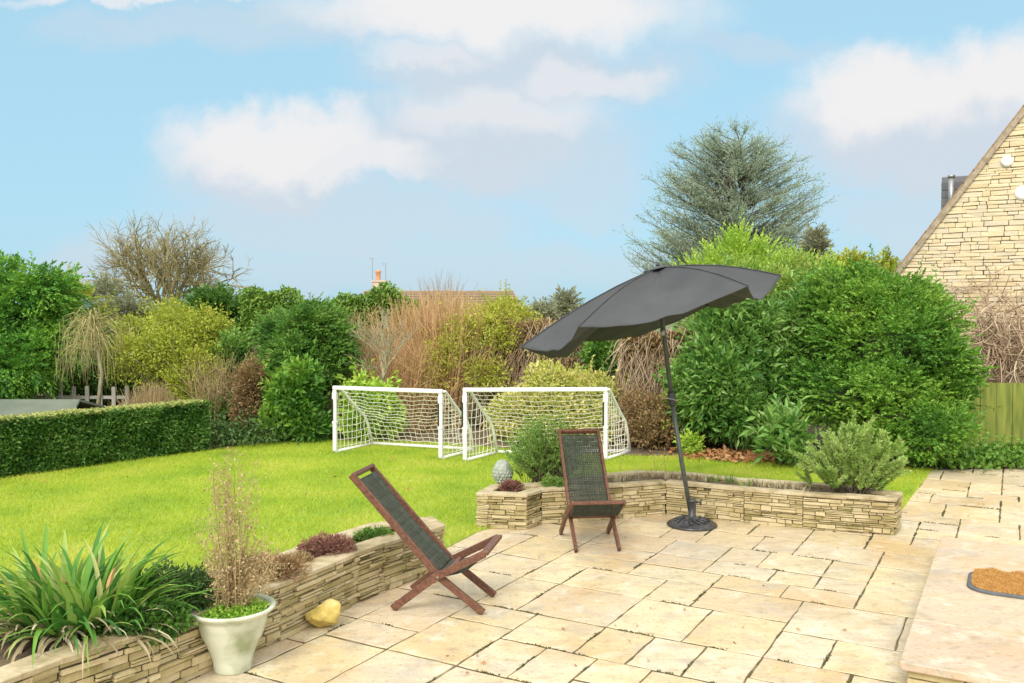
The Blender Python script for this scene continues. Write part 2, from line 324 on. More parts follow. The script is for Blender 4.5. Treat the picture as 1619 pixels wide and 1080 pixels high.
def lawn_mat():
    m, t, b = new_mat('lawn_turf'); n = t.nodes; l = t.links; tc = n.new('ShaderNodeTexCoord')
    a = n.new('ShaderNodeTexNoise'); a.inputs['Scale'].default_value = .55; a.inputs['Detail'].default_value = 5; l.new(tc.outputs['Object'], a.inputs['Vector'])
    c = n.new('ShaderNodeValToRGB'); e = c.color_ramp.elements; e[0].position = .3; e[0].color = (.2,.38,.03,1); e[1].position = .7; e[1].color = (.46,.54,.07,1); l.new(a.outputs[0], c.inputs[0])
    d = n.new('ShaderNodeTexNoise'); d.inputs['Scale'].default_value = 45; d.inputs['Detail'].default_value = 6; l.new(tc.outputs['Object'], d.inputs['Vector'])
    mx = n.new('ShaderNodeMix'); mx.data_type = 'RGBA'; mx.blend_type = 'MULTIPLY'; mx.inputs[0].default_value = .6; l.new(c.outputs[0], mx.inputs[6]); l.new(d.outputs[0], mx.inputs[7])
    l.new(mx.outputs[2], b.inputs['Base Color']); b.inputs['Roughness'].default_value = .9; return m
M['lawn'] = lawn_mat()
def paint_pot():
    m, t, b = new_mat('pot_glaze'); n = t.nodes; l = t.links; tc = n.new('ShaderNodeTexCoord')
    a = n.new('ShaderNodeTexNoise'); a.inputs['Scale'].default_value = 5; a.inputs['Detail'].default_value = 6; l.new(tc.outputs['Object'], a.inputs['Vector'])
    c = n.new('ShaderNodeValToRGB'); e = c.color_ramp.elements; e[0].position = .33; e[0].color = (.3,.34,.2,1); e[1].position = .52; e[1].color = (.6,.63,.5,1); l.new(a.outputs[0], c.inputs[0])
    l.new(c.outputs[0], b.inputs['Base Color']); b.inputs['Roughness'].default_value = .45; return m
M['pot'] = paint_pot()
# ---------------------------------------------------------------- ground
AX = Vector((.495, .869, 0)); BX = Vector((.869, -.495, 0))     # the paving's two directions
def sheet(name, pts, z, mt, kind='structure', thick=0):
    me = bpy.data.meshes.new(name); n = len(pts); v = [(p[0], p[1], z) for p in pts]; f = [tuple(range(n))]
    if thick:
        v += [(p[0], p[1], z-thick) for p in pts]; f += [(i, i+n, (i+1)%n+n, (i+1)%n) for i in range(n)]
    me.from_pydata(v, [], f); me.update(); o = link(name, me, mt); tag(o, kind=kind); return o
sheet('ground', [(-600,-60),(600,-60),(600,900),(-600,900)], -.06, M['field'])
def w2(p): return (p[0], p[1])
front = [w2(G(*p)) for p in ((856,829),(985,820),(1053,814),(1176,827),(1269,836),(1414,847))]
fencefoot = 11.2
lawn_poly = [(-9,-1),(-4.6,-1),(-2.55,3.3),(-.95,6.0),w2(G(701,869)),w2(G(757,841)),(.1,7.6),(1.0,8.1),(1.5,8.15),(2.3,7.75),(3.05,7.45),w2(G(1424,808)),w2(G(1474,743)),
             (5.3,10.6),(4.4,11.3),(-.5,12.3),(-4.8,12.8),(-9,9)]
sheet('lawn', lawn_poly[::1], .006, M['lawn'], thick=.05)
sheet('patio_bed', [(-6,-2),(12,-2),(12,10.35),(2,10.35),(-6,8)], -.0035, M['joint'])
bed = [w2(G(*p)) for p in ((-500,760),(330,713),(440,699),(530,697),(700,701),(860,716),(1000,722),(1110,722),(1250,735),(1440,741),(1480,743),(1619,741),(1900,739))]
bed[0] = (-9, 11.9)
sheet('soil_bed', bed+[(12,20),(-12,20)], .012, M['soil'])
def inpoly(x, y, P):
    c = np.zeros(len(x), bool); j = len(P)-1
    for i in range(len(P)):
        xi, yi = P[i]; xj, yj = P[j]
        c ^= ((yi > y) != (yj > y)) & (x < (xj-xi)*(y-yi)/(yj-yi+1e-12)+xi); j = i
    return c
def paving():
    b = MB(); cell = .148; na, nb = 100, 106; a0, b0 = -2.2, -6.0; rr = random.Random(23); top = [0]*nb; placed = []
    while min(top) < na:
        m_ = min(top); j = top.index(m_); w = 1
        while j+w < nb and top[j+w] == m_: w += 1
        qs = [q for q in (2,2,3,3,3,4,4) if q <= w and w-q != 1] or [w]
        q = rr.choice(qs); p = rr.choice((2,3,3,4,4,4) if q > 2 else (2,3,4,4))
        around = {top[j-1] if j else -1, top[j+q] if j+q < nb else -1}
        al = [k for k in (2,3,4) if m_+k in around]
        if al and rr.random() < .75: p = rr.choice(al)
        placed.append((m_, j, p, q)); top[j:j+q] = [m_+p]*q
    if 1:
        for (i, j, p, q) in placed:
            gp = .0035+rr.random()*.003
            x0, x1 = a0+i*cell+gp+.0035, a0+(i+p)*cell-gp-.0035; y0, y1 = b0+j*cell+gp, b0+(j+q)*cell-gp
            c = AX*((x0+x1)/2)+BX*((y0+y1)/2)
            if not (c.y > .8 and c.y < 10.6 and c.x > -5 and c.x < 9): continue
            pass
            # outline with slightly wandering, riven edges
            ring = []; h = rr.uniform(-.0012, .0022); tl = (rr.uniform(-.0012,.0012), rr.uniform(-.0012,.0012))
            for (ax_, ay_, bx_, by_) in ((x0,y0,x1,y0),(x1,y0,x1,y1),(x1,y1,x0,y1),(x0,y1,x0,y0)):
                m = max(2, int((abs(bx_-ax_)+abs(by_-ay_))/.07))
                for k in range(m):
                    t = k/m; jit = .0042
                    ring.append((ax_+(bx_-ax_)*t+rr.uniform(-jit,jit), ay_+(by_-ay_)*t+rr.uniform(-jit,jit)))
            n = len(ring); cx, cy = (x0+x1)/2, (y0+y1)/2; vs = []
            for (ins, z) in ((0,-.03),(0,-.0035),(.004,0)):
                for (x, y) in ring:
                    dx = ins*(1 if x < cx else -1) if abs(x-cx) > (x1-x0)/2-.01 else 0; dy = ins*(1 if y < cy else -1) if abs(y-cy) > (y1-y0)/2-.01 else 0
                    P = AX*(x+dx)+BX*(y+dy); vs.append((P.x, P.y, z+h+tl[0]*(x-cx)/.3+tl[1]*(y-cy)/.3))
            fs = [(r*n+k, r*n+(k+1)%n, (r+1)*n+(k+1)%n, (r+1)*n+k) for r in range(2) for k in range(n)]
            # AX,BX is left-handed seen from above: flip
            fs = [f[::-1] for f in fs]+[tuple(range(3*n-1, 2*n-1, -1))]
            b.add(vs, fs)
    o = b.build('patio', M['slab']); tag(o, kind='structure')
    # moss and crumbs lodged in stretches of the joints
    pts = []
    for (i, j, p, q) in placed:
        for ax in (0, 1):
            if rr.random() < (.4 if ax == 0 else .45):
                t0 = rr.random()*.6; t1 = t0+rr.uniform(.15,.6)
                for k in range(int(130*(t1-t0)*(p if ax == 0 else q)/3)):
                    t = rr.uniform(t0, min(1,t1)); a = a0+i*cell+(t*p*cell if ax == 0 else 0)+rr.gauss(0,.004); bb = b0+j*cell+(0 if ax == 0 else t*q*cell)+rr.gauss(0,.004)
                    c = AX*a+BX*bb
                    if .8 < c.y < 10.3 and -5 < c.x < 8: pts.append((c.x, c.y, -.001))
    P = np.array(pts); V, T = leaf_geo(P, R.normal(size=P.shape)*[1,1,.3]+[0,0,.5], .011, .009); o = tri_mesh('joint_moss', V, T, M['moss']); tag(o, 'dark moss and crumbs lodged in the joints of the patio paving', 'moss', kind='stuff')
paving()
# grass blades
def scatter(poly, n, x0, x1, y0, y1, power=1.0):
    x = R.uniform(x0, x1, n*4); y = y0+(y1-y0)*R.uniform(0, 1, n*4)**power; k = inpoly(x, y, poly); x = x[k][:n]; y = y[k][:n]; return x, y
def blades(name, x, y, z, h, w, mt, lean=.5):
    n = len(x); P = np.stack([x, y, np.full(n, z)], 1); a = R.uniform(0, 6.283, n); s = np.stack([np.cos(a), np.sin(a), 0*a], 1)*w/2
    hh = h*R.uniform(.5, 1.3, n); tip = P+np.stack([R.normal(0, lean, n)*hh, R.normal(0, lean, n)*hh, hh], 1)
    V = np.stack([P-s, P+s, tip], 1).reshape(-1, 3); T = np.arange(3*n).reshape(-1, 3)
    return tri_mesh(name, V, T, mt)
bedpoly = bed+[(12,20),(-12,20)]
x, y = scatter(lawn_poly, 400000, -7.5, 5.2, 4.0, 12.6, 1.05)
k = ~inpoly(x, y, bedpoly)
o = blades('grass', x[k], y[k], .0, .036, .007, M['grass'], .65); tag(o, 'short bright green mown grass of the lawn', 'grass', kind='stuff')
# ---------------------------------------------------------------- plants
def ell_pts(blobs, n, lo, hi, noise=.12, floor=.02, up=0.0):
    """points near the surfaces of ellipsoid blobs (c, r) with outward normals"""
    cs = np.array([b[0] for b in blobs], float); rs = np.array([b[1] for b in blobs], float)
    area = (rs[:,0]*rs[:,1]+rs[:,1]*rs[:,2]+rs[:,0]*rs[:,2]); idx = R.choice(len(blobs), n*2, p=area/area.sum())
    d = unit(R.normal(size=(n*2,3))+[0,0,up]); wob = 1+noise*(np.sin(d[:,0]*7+idx)*np.sin(d[:,2]*6+idx*2)+np.sin(d[:,1]*11+idx*3)*.6)
    t = np.where(R.uniform(size=n*2) < .22, R.uniform(.52, max(lo,.6), n*2), R.uniform(lo, hi, n*2))*wob
    P = cs[idx]+d*rs[idx]*t[:,None]; ok = P[:,2] > floor
    for i in range(len(blobs)):
        q = np.linalg.norm((P-cs[i])/rs[i], axis=1); ok &= ~((q < .6) & (idx != i))
    P = P[ok][:n]; Nn = unit((d/rs[idx]*rs[idx].mean(1, keepdims=True)))[ok][:n]
    return P, Nn
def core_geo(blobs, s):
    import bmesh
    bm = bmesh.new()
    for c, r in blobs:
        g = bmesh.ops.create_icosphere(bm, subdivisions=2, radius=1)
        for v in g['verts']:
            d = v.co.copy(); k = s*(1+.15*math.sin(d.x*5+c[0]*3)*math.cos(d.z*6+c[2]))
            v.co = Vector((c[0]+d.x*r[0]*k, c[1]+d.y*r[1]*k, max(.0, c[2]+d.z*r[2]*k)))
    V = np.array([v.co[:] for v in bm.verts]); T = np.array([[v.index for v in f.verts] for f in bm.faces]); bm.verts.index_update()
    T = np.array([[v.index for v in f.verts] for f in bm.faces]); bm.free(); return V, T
def crown(name, blobs, nc, nl, cr, Lg, Wd, mt, parent, core=.62, lo=.72, hi=1.03, upb=.35, noise=.12, flat=1.0, floor=.02, cores=None):
    P, Nn = ell_pts(blobs, nc, lo, hi, noise, floor)
    n = len(P)*nl; base = np.repeat(P, nl, 0); nn = np.repeat(Nn, nl, 0)
    off = unit(R.normal(size=(n,3))+nn*.8)*(R.uniform(.15, 1, n)**.5)[:,None]*(cr*np.repeat(R.uniform(.6,1.35,len(P)), nl))[:,None]
    off[:,2] *= flat
    D = unit(off+nn*cr*.3)+R.normal(size=(n,3))*.35+[0,0,upb]
    pos = base+off; ok = pos[:,2] > .03
    V, T = leaf_geo(pos[ok], D[ok], Lg, Wd); mi = np.zeros(len(T)); mats = [mt]
    if core:
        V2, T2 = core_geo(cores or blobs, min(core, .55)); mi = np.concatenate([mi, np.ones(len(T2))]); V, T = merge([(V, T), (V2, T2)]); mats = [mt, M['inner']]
    return tri_mesh(name, V, T, mats, parent, mi)
def spray_crown(name, blobs, trunk, ns, sl, nl, Lg, Wd, mt, parent, core=.55, lo=.6, hi=1.0, rise=.25, fan=.55, droop=.15, noise=.12, floor=.02, cores=None):
    """conifer foliage: many flattened sprays growing outward, leaves on both sides of each spray"""
    P, Nn = ell_pts(blobs, ns, lo, hi, noise, floor); n = len(P); tr = np.array(trunk, float)
    D = unit((P-tr)*[1,1,.25]); D = unit(D*.6+Nn*.6+[0,0,rise]+R.normal(size=(n,3))*.25)
    Lr = sl*R.uniform(.6, 1.3, n); side = unit(np.cross(D, [0,0,1]))
    t = np.tile((np.arange(nl)+.5)/nl, n); Dn = np.repeat(D, nl, 0); Sn = np.repeat(side, nl, 0); Ln = np.repeat(Lr, nl)[:,None]
    sg = np.where(np.arange(n*nl)%2 == 0, 1, -1)[:,None]
    w = (np.sin(np.pi*np.clip(t*.9+.12, 0, 1)))[:,None]*fan
    pos = np.repeat(P, nl, 0)+Dn*Ln*t[:,None]-np.array([0,0,1])*Ln*droop*(t[:,None]**2)
    pos = pos+Sn*sg*Ln*w*.3*R.uniform(0, 1, (n*nl,1))
    dd = Dn+Sn*sg*w*1.3+R.normal(size=(n*nl,3))*.25
    ok = pos[:,2] > .03; V, T = leaf_geo(pos[ok], dd[ok], Lg, Wd, .15)
    mi = np.zeros(len(T)); mats = [mt]
    if core:
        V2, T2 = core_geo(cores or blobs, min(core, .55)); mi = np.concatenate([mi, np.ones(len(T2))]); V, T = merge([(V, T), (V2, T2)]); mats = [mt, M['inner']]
    return tri_mesh(name, V, T, mats, parent, mi)
def pb(lst, dr=1.0):
    """(px, py, Y, half width px, half height px[, half depth m]) as world ellipsoids"""
    o = []
    for q in lst:
        px, py, Y, rx, rz = q[:5]; s = Y/F; c = at(px, py, Y)
        o.append((tuple(c), (rx*s, q[5] if len(q) > 5 else rx*s*dr, rz*s)))
    return o
def trunk_geo(b, base, top, r, n=8, wob=.06):
    base = Vector(base); top = Vector(top); pts = []; rad = []
    for i in range(7):
        t = i/6; p = base.lerp(top, t)+Vector((rnd.uniform(-wob,wob), rnd.uniform(-wob,wob), 0))*(t > 0); pts.append(p); rad.append(r*(1-.7*t)*(1.25 if i == 0 else 1))
    b.tube(pts, rad, n)
def shoots(blobs, n, ln, Lg, Wd, nl=11, bare=.25):
    P, Nn = ell_pts(blobs, n, .8, .98, .1, .25); n = len(P)
    D = unit(Nn*.7+R.normal(size=(n,3))*.35+[0,0,.55]); Ls = ln*R.uniform(.45,1.3,n)[:,None]; E = P+D*Ls; parts = [strand_geo(P, E, .005, .08, 3)]
    k = R.uniform(size=n) > bare; P, E, D = P[k], E[k], D[k]; t = R.uniform(.15,1.02,(len(P),nl,1)); Q = (P[:,None]+(E-P)[:,None]*t).reshape(-1,3); d = np.repeat(D,nl,0)+R.normal(size=(len(Q),3))*.7
    parts.append(leaf_geo(Q, d, Lg, Wd)); return merge(parts)
def plant(name, x, y, label, cat, group=None): return empty(name, (x, y, 0), label, cat, group)
def stems(name, parent, blobs, base, k, r, mt):
    b = MB(); base = Vector(base)
    for i in range(k):
        c, rr = blobs[i % len(blobs)]
        tip = Vector(c)+Vector((rnd.uniform(-.5,.5)*rr[0], rnd.uniform(-.5,.5)*rr[1], rnd.uniform(-.2,.5)*rr[2]))
        s = base+Vector((rnd.uniform(-.12,.12), rnd.uniform(-.12,.12), 0))
        mid = s.lerp(tip, .5)+Vector((rnd.uniform(-.1,.1), rnd.uniform(-.1,.1), .1))
        b.tube([s, s.lerp(mid,.5)+Vector((0,0,.05)), mid, tip], [r, r*.8, r*.6, r*.25], 6)
    return b.build(name, mt, parent, smooth=True)
GRP = 'trees and shrubs round the lawn'
def bush(name, label, cat, bl, base, kind, mt, args, sr=.03, sk=6, group=None, bark='bark', lump=7, lz=(.7,1.2)):
    bl = pb(bl); g = plant(name, base[0], base[1], label, cat, group)
    k_ = args[0][1]*.7 if kind == 's' else args[0][2]*.6
    bl = [(c, tuple(max(q*.45, q-k_) for q in r_)) for c, r_ in bl]
    main = bl
    if lump:
        sub = []
        for c, r_ in bl:
            if min(r_) < .22: continue
            for q in range(lump):
                d = unit(R.normal(size=3)+[0,-.5,.35]); k2 = R.uniform(.24,.46); cc = tuple(np.array(c)+d*np.array(r_)*R.uniform(.8,1.12))
                if cc[2] > .1: sub.append((cc, tuple(np.array(r_)*k2*[1,1,R.uniform(*lz)])))
        bl = [(c, tuple(q*.86 for q in r_)) for c, r_ in bl]+sub
    (crown if kind == 'c' else spray_crown)('foliage', bl, *([] if kind == 'c' else [(base[0], base[1], bl[0][0][2])]), *args[0], mt, g, cores=main, **args[1])
    ext = sum(q[1][0]*q[1][2] for q in main)
    V, T = shoots(bl, int(min(520, 40+150*ext)), .38 if kind == 'c' else .42, args[0][-2], args[0][-1]); tri_mesh('stray_shoots', V, T, mt, g)
    stems('stem', g, bl, (base[0], base[1], .0), sk, sr, M[bark]); return g
# clipped hedge on the left
def clipped_hedge():
    a = G(330, 713); b = G(0, 758); d = (b-a).normalized(); Lh = 5.2; nrm = Vector((d.y, -d.x, 0))
    if nrm.y > 0: nrm = -nrm      # towards the lawn
    h, w = .64, .34
    g = plant('clipped_hedge', a.x, a.y, 'long low clipped dark green hedge in front of the felt roofed shed', 'hedge')
    n = 52000; u = R.uniform(0, Lh, n); face = R.uniform(0, 1, n); hv = R.uniform(0, h, n); dep = R.uniform(0, w, n)
    A = np.array(a); Dv = np.array(d); Nv = np.array(nrm)
    inn = R.uniform(-.01, .07, n); bump = .03*np.sin(u*5)*np.sin(hv*9)+.02*np.sin(u*13+hv*7)
    # front face
    m = int(n*.62); P = A+Dv*u[:m,None]-Nv*(inn[:m]-bump[:m])[:,None]+np.array([0,0,1])*hv[:m,None]; D = Nv+R.normal(size=(m,3))*.8+[0,0,.35]
    e = int(n*.1); P2 = A-Nv*dep[m:m+e,None]+np.array([0,0,1])*hv[m:m+e,None]+Dv*(inn[m:m+e,None]); D2 = -Dv+R.normal(size=(e,3))*.8
    V, T = merge([leaf_geo(P, D, .045, .026), leaf_geo(P2, D2, .045, .026)]); nm = len(T)
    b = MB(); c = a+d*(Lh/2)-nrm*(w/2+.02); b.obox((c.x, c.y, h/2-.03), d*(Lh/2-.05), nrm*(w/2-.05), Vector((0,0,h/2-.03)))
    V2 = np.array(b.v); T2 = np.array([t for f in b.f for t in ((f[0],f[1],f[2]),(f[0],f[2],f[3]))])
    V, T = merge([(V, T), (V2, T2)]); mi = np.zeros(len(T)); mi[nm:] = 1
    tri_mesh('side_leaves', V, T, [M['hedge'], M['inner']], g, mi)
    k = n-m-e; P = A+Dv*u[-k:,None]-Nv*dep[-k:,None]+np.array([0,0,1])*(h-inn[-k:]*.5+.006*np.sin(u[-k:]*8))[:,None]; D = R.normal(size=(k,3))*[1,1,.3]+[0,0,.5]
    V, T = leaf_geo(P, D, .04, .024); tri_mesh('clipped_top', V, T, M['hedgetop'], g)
clipped_hedge()
# left bright conifer
bush('evergreen_tree', 'bright green layered evergreen tree at the left edge above the shed roof', 'tree',
     [(10,520,14,95,110),(-60,470,14.2,80,90),(70,470,14,60,60),(60,560,13.6,70,50),(-20,585,13.4,110,50),(95,455,14.5,38,38),(0,440,14.4,50,50)], (-8.1,14.4), 's', M['bright'],
     ((3600,.36,22,.075,.03), dict(rise=.05, droop=.35, core=.5, lo=.8, noise=.2)), .08, 8, lz=(.22,.4), lump=11)
bush('feathery_tree', 'thin olive green tree with drooping tips beside the bright evergreen', 'tree',
     [(120,470,15.5,42,50),(110,520,15.2,45,45),(150,505,15.6,32,34)], (-7.2,15.5), 's', M['olive'], ((520,.4,20,.09,.03), dict(rise=.2, droop=.35, core=.4, lo=.4, noise=.25)), .05, 6)
# weeping pale twigs
def strands_obj(name, A, B, r, mt, parent, bend=.06, seg=4):
    V, T = strand_geo(A, B, r, bend, seg); return tri_mesh(name, V, T, mt, parent)
def weeping(px, py, Y, wpx, hpx, n, label, mt, r=.008, name='weeping_shrub', cat='shrub'):
    s = Y/F; c = at(px, py, Y); g = plant(name, c.x, c.y, label, cat); top = c.z+hpx*s
    base = Vector((c.x, Y, 0)); b = MB(); b.tube([base, base+Vector((.12,0,(top)*.5)), (c.x,Y,top*.9)], [.035,.03,.015], 6); b.build('trunk', M['bark_pale'], g, smooth=True)
    parts = []
    for i in range(n):
        a = R.uniform(0, 6.28); rr = R.uniform(.2, 1)*wpx*s; z0 = top-R.uniform(0,.8)*hpx*s
        p0 = np.array([c.x, Y, z0*.95]); p1 = p0+[math.cos(a)*rr*.6, math.sin(a)*rr*.5, R.uniform(.0,.35)*hpx*s]; p2 = p1+[math.cos(a)*rr*.4, math.sin(a)*rr*.3, -R.uniform(.1,.4)*hpx*s]; p3 = p2+[math.cos(a)*rr*.1+R.normal()*.05, 0, -R.uniform(.3,1.0)*hpx*s]
        for q0, q1, k in ((p0,p1,1.),(p1,p2,.8),(p2,p3,.6)): parts.append((q0, q1, r*k))
    A = np.array([p[0] for p in parts]); B = np.array([p[1] for p in parts]); B[:,2] = np.maximum(B[:,2], .03)
    V, T = strand_geo(A, B, np.array([p[2] for p in parts]), .07, 4); tri_mesh('twigs', V, T, mt, g)
weeping(148, 560, 13.0, 62, 66, 190, 'bare weeping tree with pale arching twigs behind the left hedge', M['weep'], .007)
bush('yellow_green_shrub', 'loose yellow green shrub under the tall bare tree', 'shrub',
     [(290,560,13.5,70,62),(225,570,13.4,50,52),(330,530,13.8,40,42),(270,505,14,48,22),(315,600,13.2,55,45),(215,525,14.3,45,30)], (-4.9,13.5), 'c', M['olive'],
     ((1500,15,.17,.05,.026), dict(core=.3, lo=.6, noise=.25, upb=.3)), .025, 22, bark='bark_pale')
bush('dark_understorey_shrub', 'dark green shrub filling the gap left of the yew by the lawn', 'shrub',
     [(375,600,13.4,38,62),(350,655,12.9,45,34),(400,670,12.9,34,25)], (-4.2,13.4), 'c', M['yew'], ((620,14,.16,.07,.04), dict(core=.5, lo=.6)), .03, 6)
bush('dark_holly', 'dark green shrub behind the weeping tree and the pale pickets', 'shrub', [(165,590,15.2,75,55),(110,600,15,60,50),(230,600,15.4,60,50)], (-6.6,15.2), 'c', M['yew'], ((900,14,.17,.07,.04), dict(core=.6)), .03, 6)
bush('pale_conifer', 'small pale olive conifer peeping beyond the bare tree foot', 'tree',
     [(200,500,17,50,35),(170,470,17.5,30,35)], (-7.6,17.2), 's', M['farcon'], ((300,.4,18,.09,.03), dict(core=.3)), .04, 4)
def grassy_mound(name, px, pyb, Y, w, h, n, label, mt, cat, r=.004, spread=.6, g=None):
    s = Y/F; c = at(px, pyb, Y); z0 = max(0, c.z); g = plant(name, c.x, c.y, label, cat)
    bx = c.x+R.normal(0,.3,n)*w*s; by = Y+R.normal(0,.3,n)*w*s*.7; A = np.stack([bx, by, np.full(n, z0)], 1)
    B = A+np.stack([(bx-c.x)*spread+R.normal(0,.12,n)*h*s, (by-Y)*spread+R.normal(0,.12,n)*h*s, h*s*R.uniform(.5,1.1,n)*np.clip(1.1-np.abs(bx-c.x)/(w*s)*.8, .2, 1)], 1)
    strands_obj('stems', A, B, r, mt, g, .06, 3); return g
grassy_mound('dry_grass_clump', 240, 700, 12.6, 62, 84, 900, 'straw coloured clump of dry grass behind the right end of the clipped hedge', M['tan'], 'grass clump', .006)
bush('brown_shrub', 'rusty brown twiggy shrub in the gap left of the tall yew', 'shrub', [(398,605,12.6,26,42),(392,655,12.5,28,36)], (-3.75,12.6), 'c', M['beech'], ((520,14,.14,.05,.02), dict(core=.4, lo=.5)), .012, 26, bark='tan', lump=5)
# low plants at the foot of the borders
def low_cover(name, pts, n, Lg, Wd, mt, label, cat, spread=.35, h=.18):
    c0 = G(*pts[0]); g = plant(name, c0.x, c0.y, label, cat); P = []; 
    for p in pts:
        c = G(*p); k = n//len(pts); q = R.normal(size=(k,3))*[spread,spread*.7,0]+np.array(c); q[:,2] = .02+np.abs(R.normal(0,1,k))*h*.5; P.append(q)
    P = np.concatenate(P); V, T = leaf_geo(P, R.normal(size=P.shape)+[0,-.3,.9], Lg, Wd); tri_mesh('foliage', V, T, mt, g); return g
low_cover('edging_plants', [(350,706),(400,700),(440,696),(490,692)], 3600, .07, .035, M['boxy'], 'low dark leafy plants along the lawn edge left of the goals', 'plants', .3, .3)
low_cover('ivy_groundcover', [(1510,738),(1550,735),(1590,734),(1630,734),(1680,734)], 5200, .06, .04, M['ground'], 'low green ivy along the foot of the mossy fence', 'ivy', .25, .16)
# tall bare tree
def branching(b, p, d, ln, r, lev, maxlev, spread, tips, up=.25, kids=(3,4)):
    n = 4; pts = [p]; rad = [r]; q = p.copy(); dd = d.copy()
    for i in range(n):
        dd = (dd+Vector((rnd.gauss(0,.13), rnd.gauss(0,.13), rnd.gauss(0,.1)+up*.12))).normalized(); q = q+dd*ln/n; pts.append(q.copy()); rad.append(r*(1-.45*(i+1)/n))
    b.tube(pts, rad, 6 if lev < 2 else (4 if lev < 4 else 3), cap=False)
    if lev >= maxlev: tips.append(q); return
    for k in range(rnd.randint(*kids)):
        t = rnd.uniform(.35, 1) if k else 1; i = min(n-1, int(t*n)); s = pts[i].lerp(pts[i+1], t*n-i) if t < 1 else pts[-1]
        ax = Vector((rnd.gauss(0,1), rnd.gauss(0,1), rnd.gauss(0,1))).normalized(); nd_ = (dd+ax*spread*rnd.uniform(.6,1.2)); nd_.z += up*.3
        branching(b, s, nd_.normalized(), ln*rnd.uniform(.6,.85), r*rnd.uniform(.56,.7), lev+1, maxlev, spread, tips, up, kids)
def bare_tree(px, Y, top_py, label, w, kids, lev, mt, r, name='bare_tree', fan=6, seed=3, zfork=None, leafy=0, lfac=.36, spread=.62, up_=.3):
    global rnd
    rnd = random.Random(seed); c = at(px, top_py, Y); hgt = c.z; zf = zfork if zfork is not None else hgt*.35
    g = plant(name, c.x, Y, label, 'tree'); b = MB(); base = Vector((c.x, Y, 0)); fork = Vector((c.x+.05, Y, zf))
    b.tube([base, base.lerp(fork,.5)+Vector((.04,0,0)), fork], [r*1.2, r*.85, r*.5], 8); b.build('trunk', mt, g, smooth=True)
    b = MB(); tips = []
    for i in range(fan):
        a = -1+2*(i+.5)/fan; d = Vector((a*w+rnd.gauss(0,.06), rnd.gauss(0,.35), 1)).normalized()
        branching(b, fork-Vector((0,0,rnd.uniform(0,.5)*zf*.5)), d, (hgt-zf)*lfac, r*.4, 0, lev, spread, tips, up_, kids)
    b.build('branches', mt, g)
    if leafy:
        T_ = np.array([t[:] for t in tips]); P = np.repeat(T_, leafy, 0)+R.normal(size=(len(T_)*leafy,3))*.12
        V, T = leaf_geo(P, R.normal(size=P.shape), .05, .03); tri_mesh('buds', V, T, M['olive'], g)
    rnd = random.Random(seed+99)
bare_tree(262, 20, 330, 'tall wide bare tree with fine mossy twigs against the sky', 1.15, (2,4), 5, M['bark_moss'], .13, 'bare_tree', 13, 21, 1.75, 0, .36, .8, .1)
bare_tree(600, 12.75, 478, 'small pale bare tree in front of the green hedge by the fence', .7, (3,3), 3, M['bark_pale'], .04, 'bare_sapling', 6, 8, 1.0, 0, .42)
# dark conifer row & tall hedge behind
bush('dark_evergreen_tree', 'dark rounded evergreen behind the bare tree and left of the green hedge', 'tree',
     [(345,492,17,50,38),(385,505,17,40,45),(320,500,17.3,34,26)], (-5.4,17), 's', M['hedge'], ((700,.4,22,.09,.04), dict(core=.7, lo=.75)), .07, 4)
bush('yew_tree', 'dense dark green yew between the lawn and the fence left of the goals', 'tree',
     [(475,568,13.2,66,80),(465,640,12.9,52,62),(500,512,13.4,50,38),(440,528,13.3,42,42),(520,570,13.2,45,60),(430,595,13,30,50),(480,665,12.6,45,38)], (-3.3,13.2), 's', M['yew'],
     ((3600,.28,18,.06,.026), dict(core=.7, lo=.74, rise=.3, noise=.16)), .08, 6)
bush('glossy_laurel', 'glossy dark broad leaved laurel growing at the foot of the yew', 'shrub',
     [(462,630,12.4,42,50),(440,670,12.3,34,30),(492,675,12.3,30,28)], (-3.1,12.5), 'c', M['shrubr'], ((420,14,.15,.1,.05), dict(core=.6)), .03, 5)
bush('lime_shrub', 'lime green broad leaved shrub behind the left goal', 'shrub',
     [(588,648,12.5,40,44),(570,668,12.4,34,30),(612,660,12.5,28,32)], (-2.0,12.5), 'c', M['lime'], ((420,16,.13,.09,.045), dict(core=.5, lo=.65)), .02, 6)
# orange stems
def stem_fan(name, px, Y, ztop_py, w, n, r, mt, label, spread=.9, group=None):
    s = Y/F; c = at(px, ztop_py, Y); g = plant(name, c.x, Y, label, 'shrub')
    a = R.normal(0,.35,n)*w*s; A = np.stack([c.x+a*.55, Y+R.normal(0,.3,n), np.full(n,.02)], 1)
    B = np.stack([c.x+a*1.25*spread+R.normal(0,.08,n), A[:,1]+R.normal(0,.25,n), c.z*np.clip(R.uniform(.55,1.06,n)-.22*np.abs(a/(w*s))**2, .2, 1.1)], 1)
    V, T = strand_geo(A, B, r, .05, 4)
    m = n*3; k = R.integers(0, n, m); t = R.uniform(.35,.9,m)[:,None]; A2 = A[k]+(B[k]-A[k])*t; B2 = A2+unit((B[k]-A[k])+R.normal(size=(m,3))*[.9,.9,.3])*R.uniform(.15,.5,m)[:,None]
    V, T = merge([(V, T), strand_geo(A2, B2, r*.6, .06, 2)]); tri_mesh('stems', V, T, mt, g); return g
stem_fan('red_stemmed_shrub', 700, 14.2, 468, 150, 1500, .008, M['orange'], 'wide shrub of tan orange bare stems rising behind the two goals')
stem_fan('tawny_stemmed_shrub', 650, 13.6, 540, 75, 700, .007, M['orange'], 'lower tawny shrub of bare stems behind the right half of the left goal')
stem_fan('twiggy_shrub', 348, 13.1, 560, 46, 260, .006, M['tan'], 'thin tan bare stems between the yellow green shrub and the brown shrub')
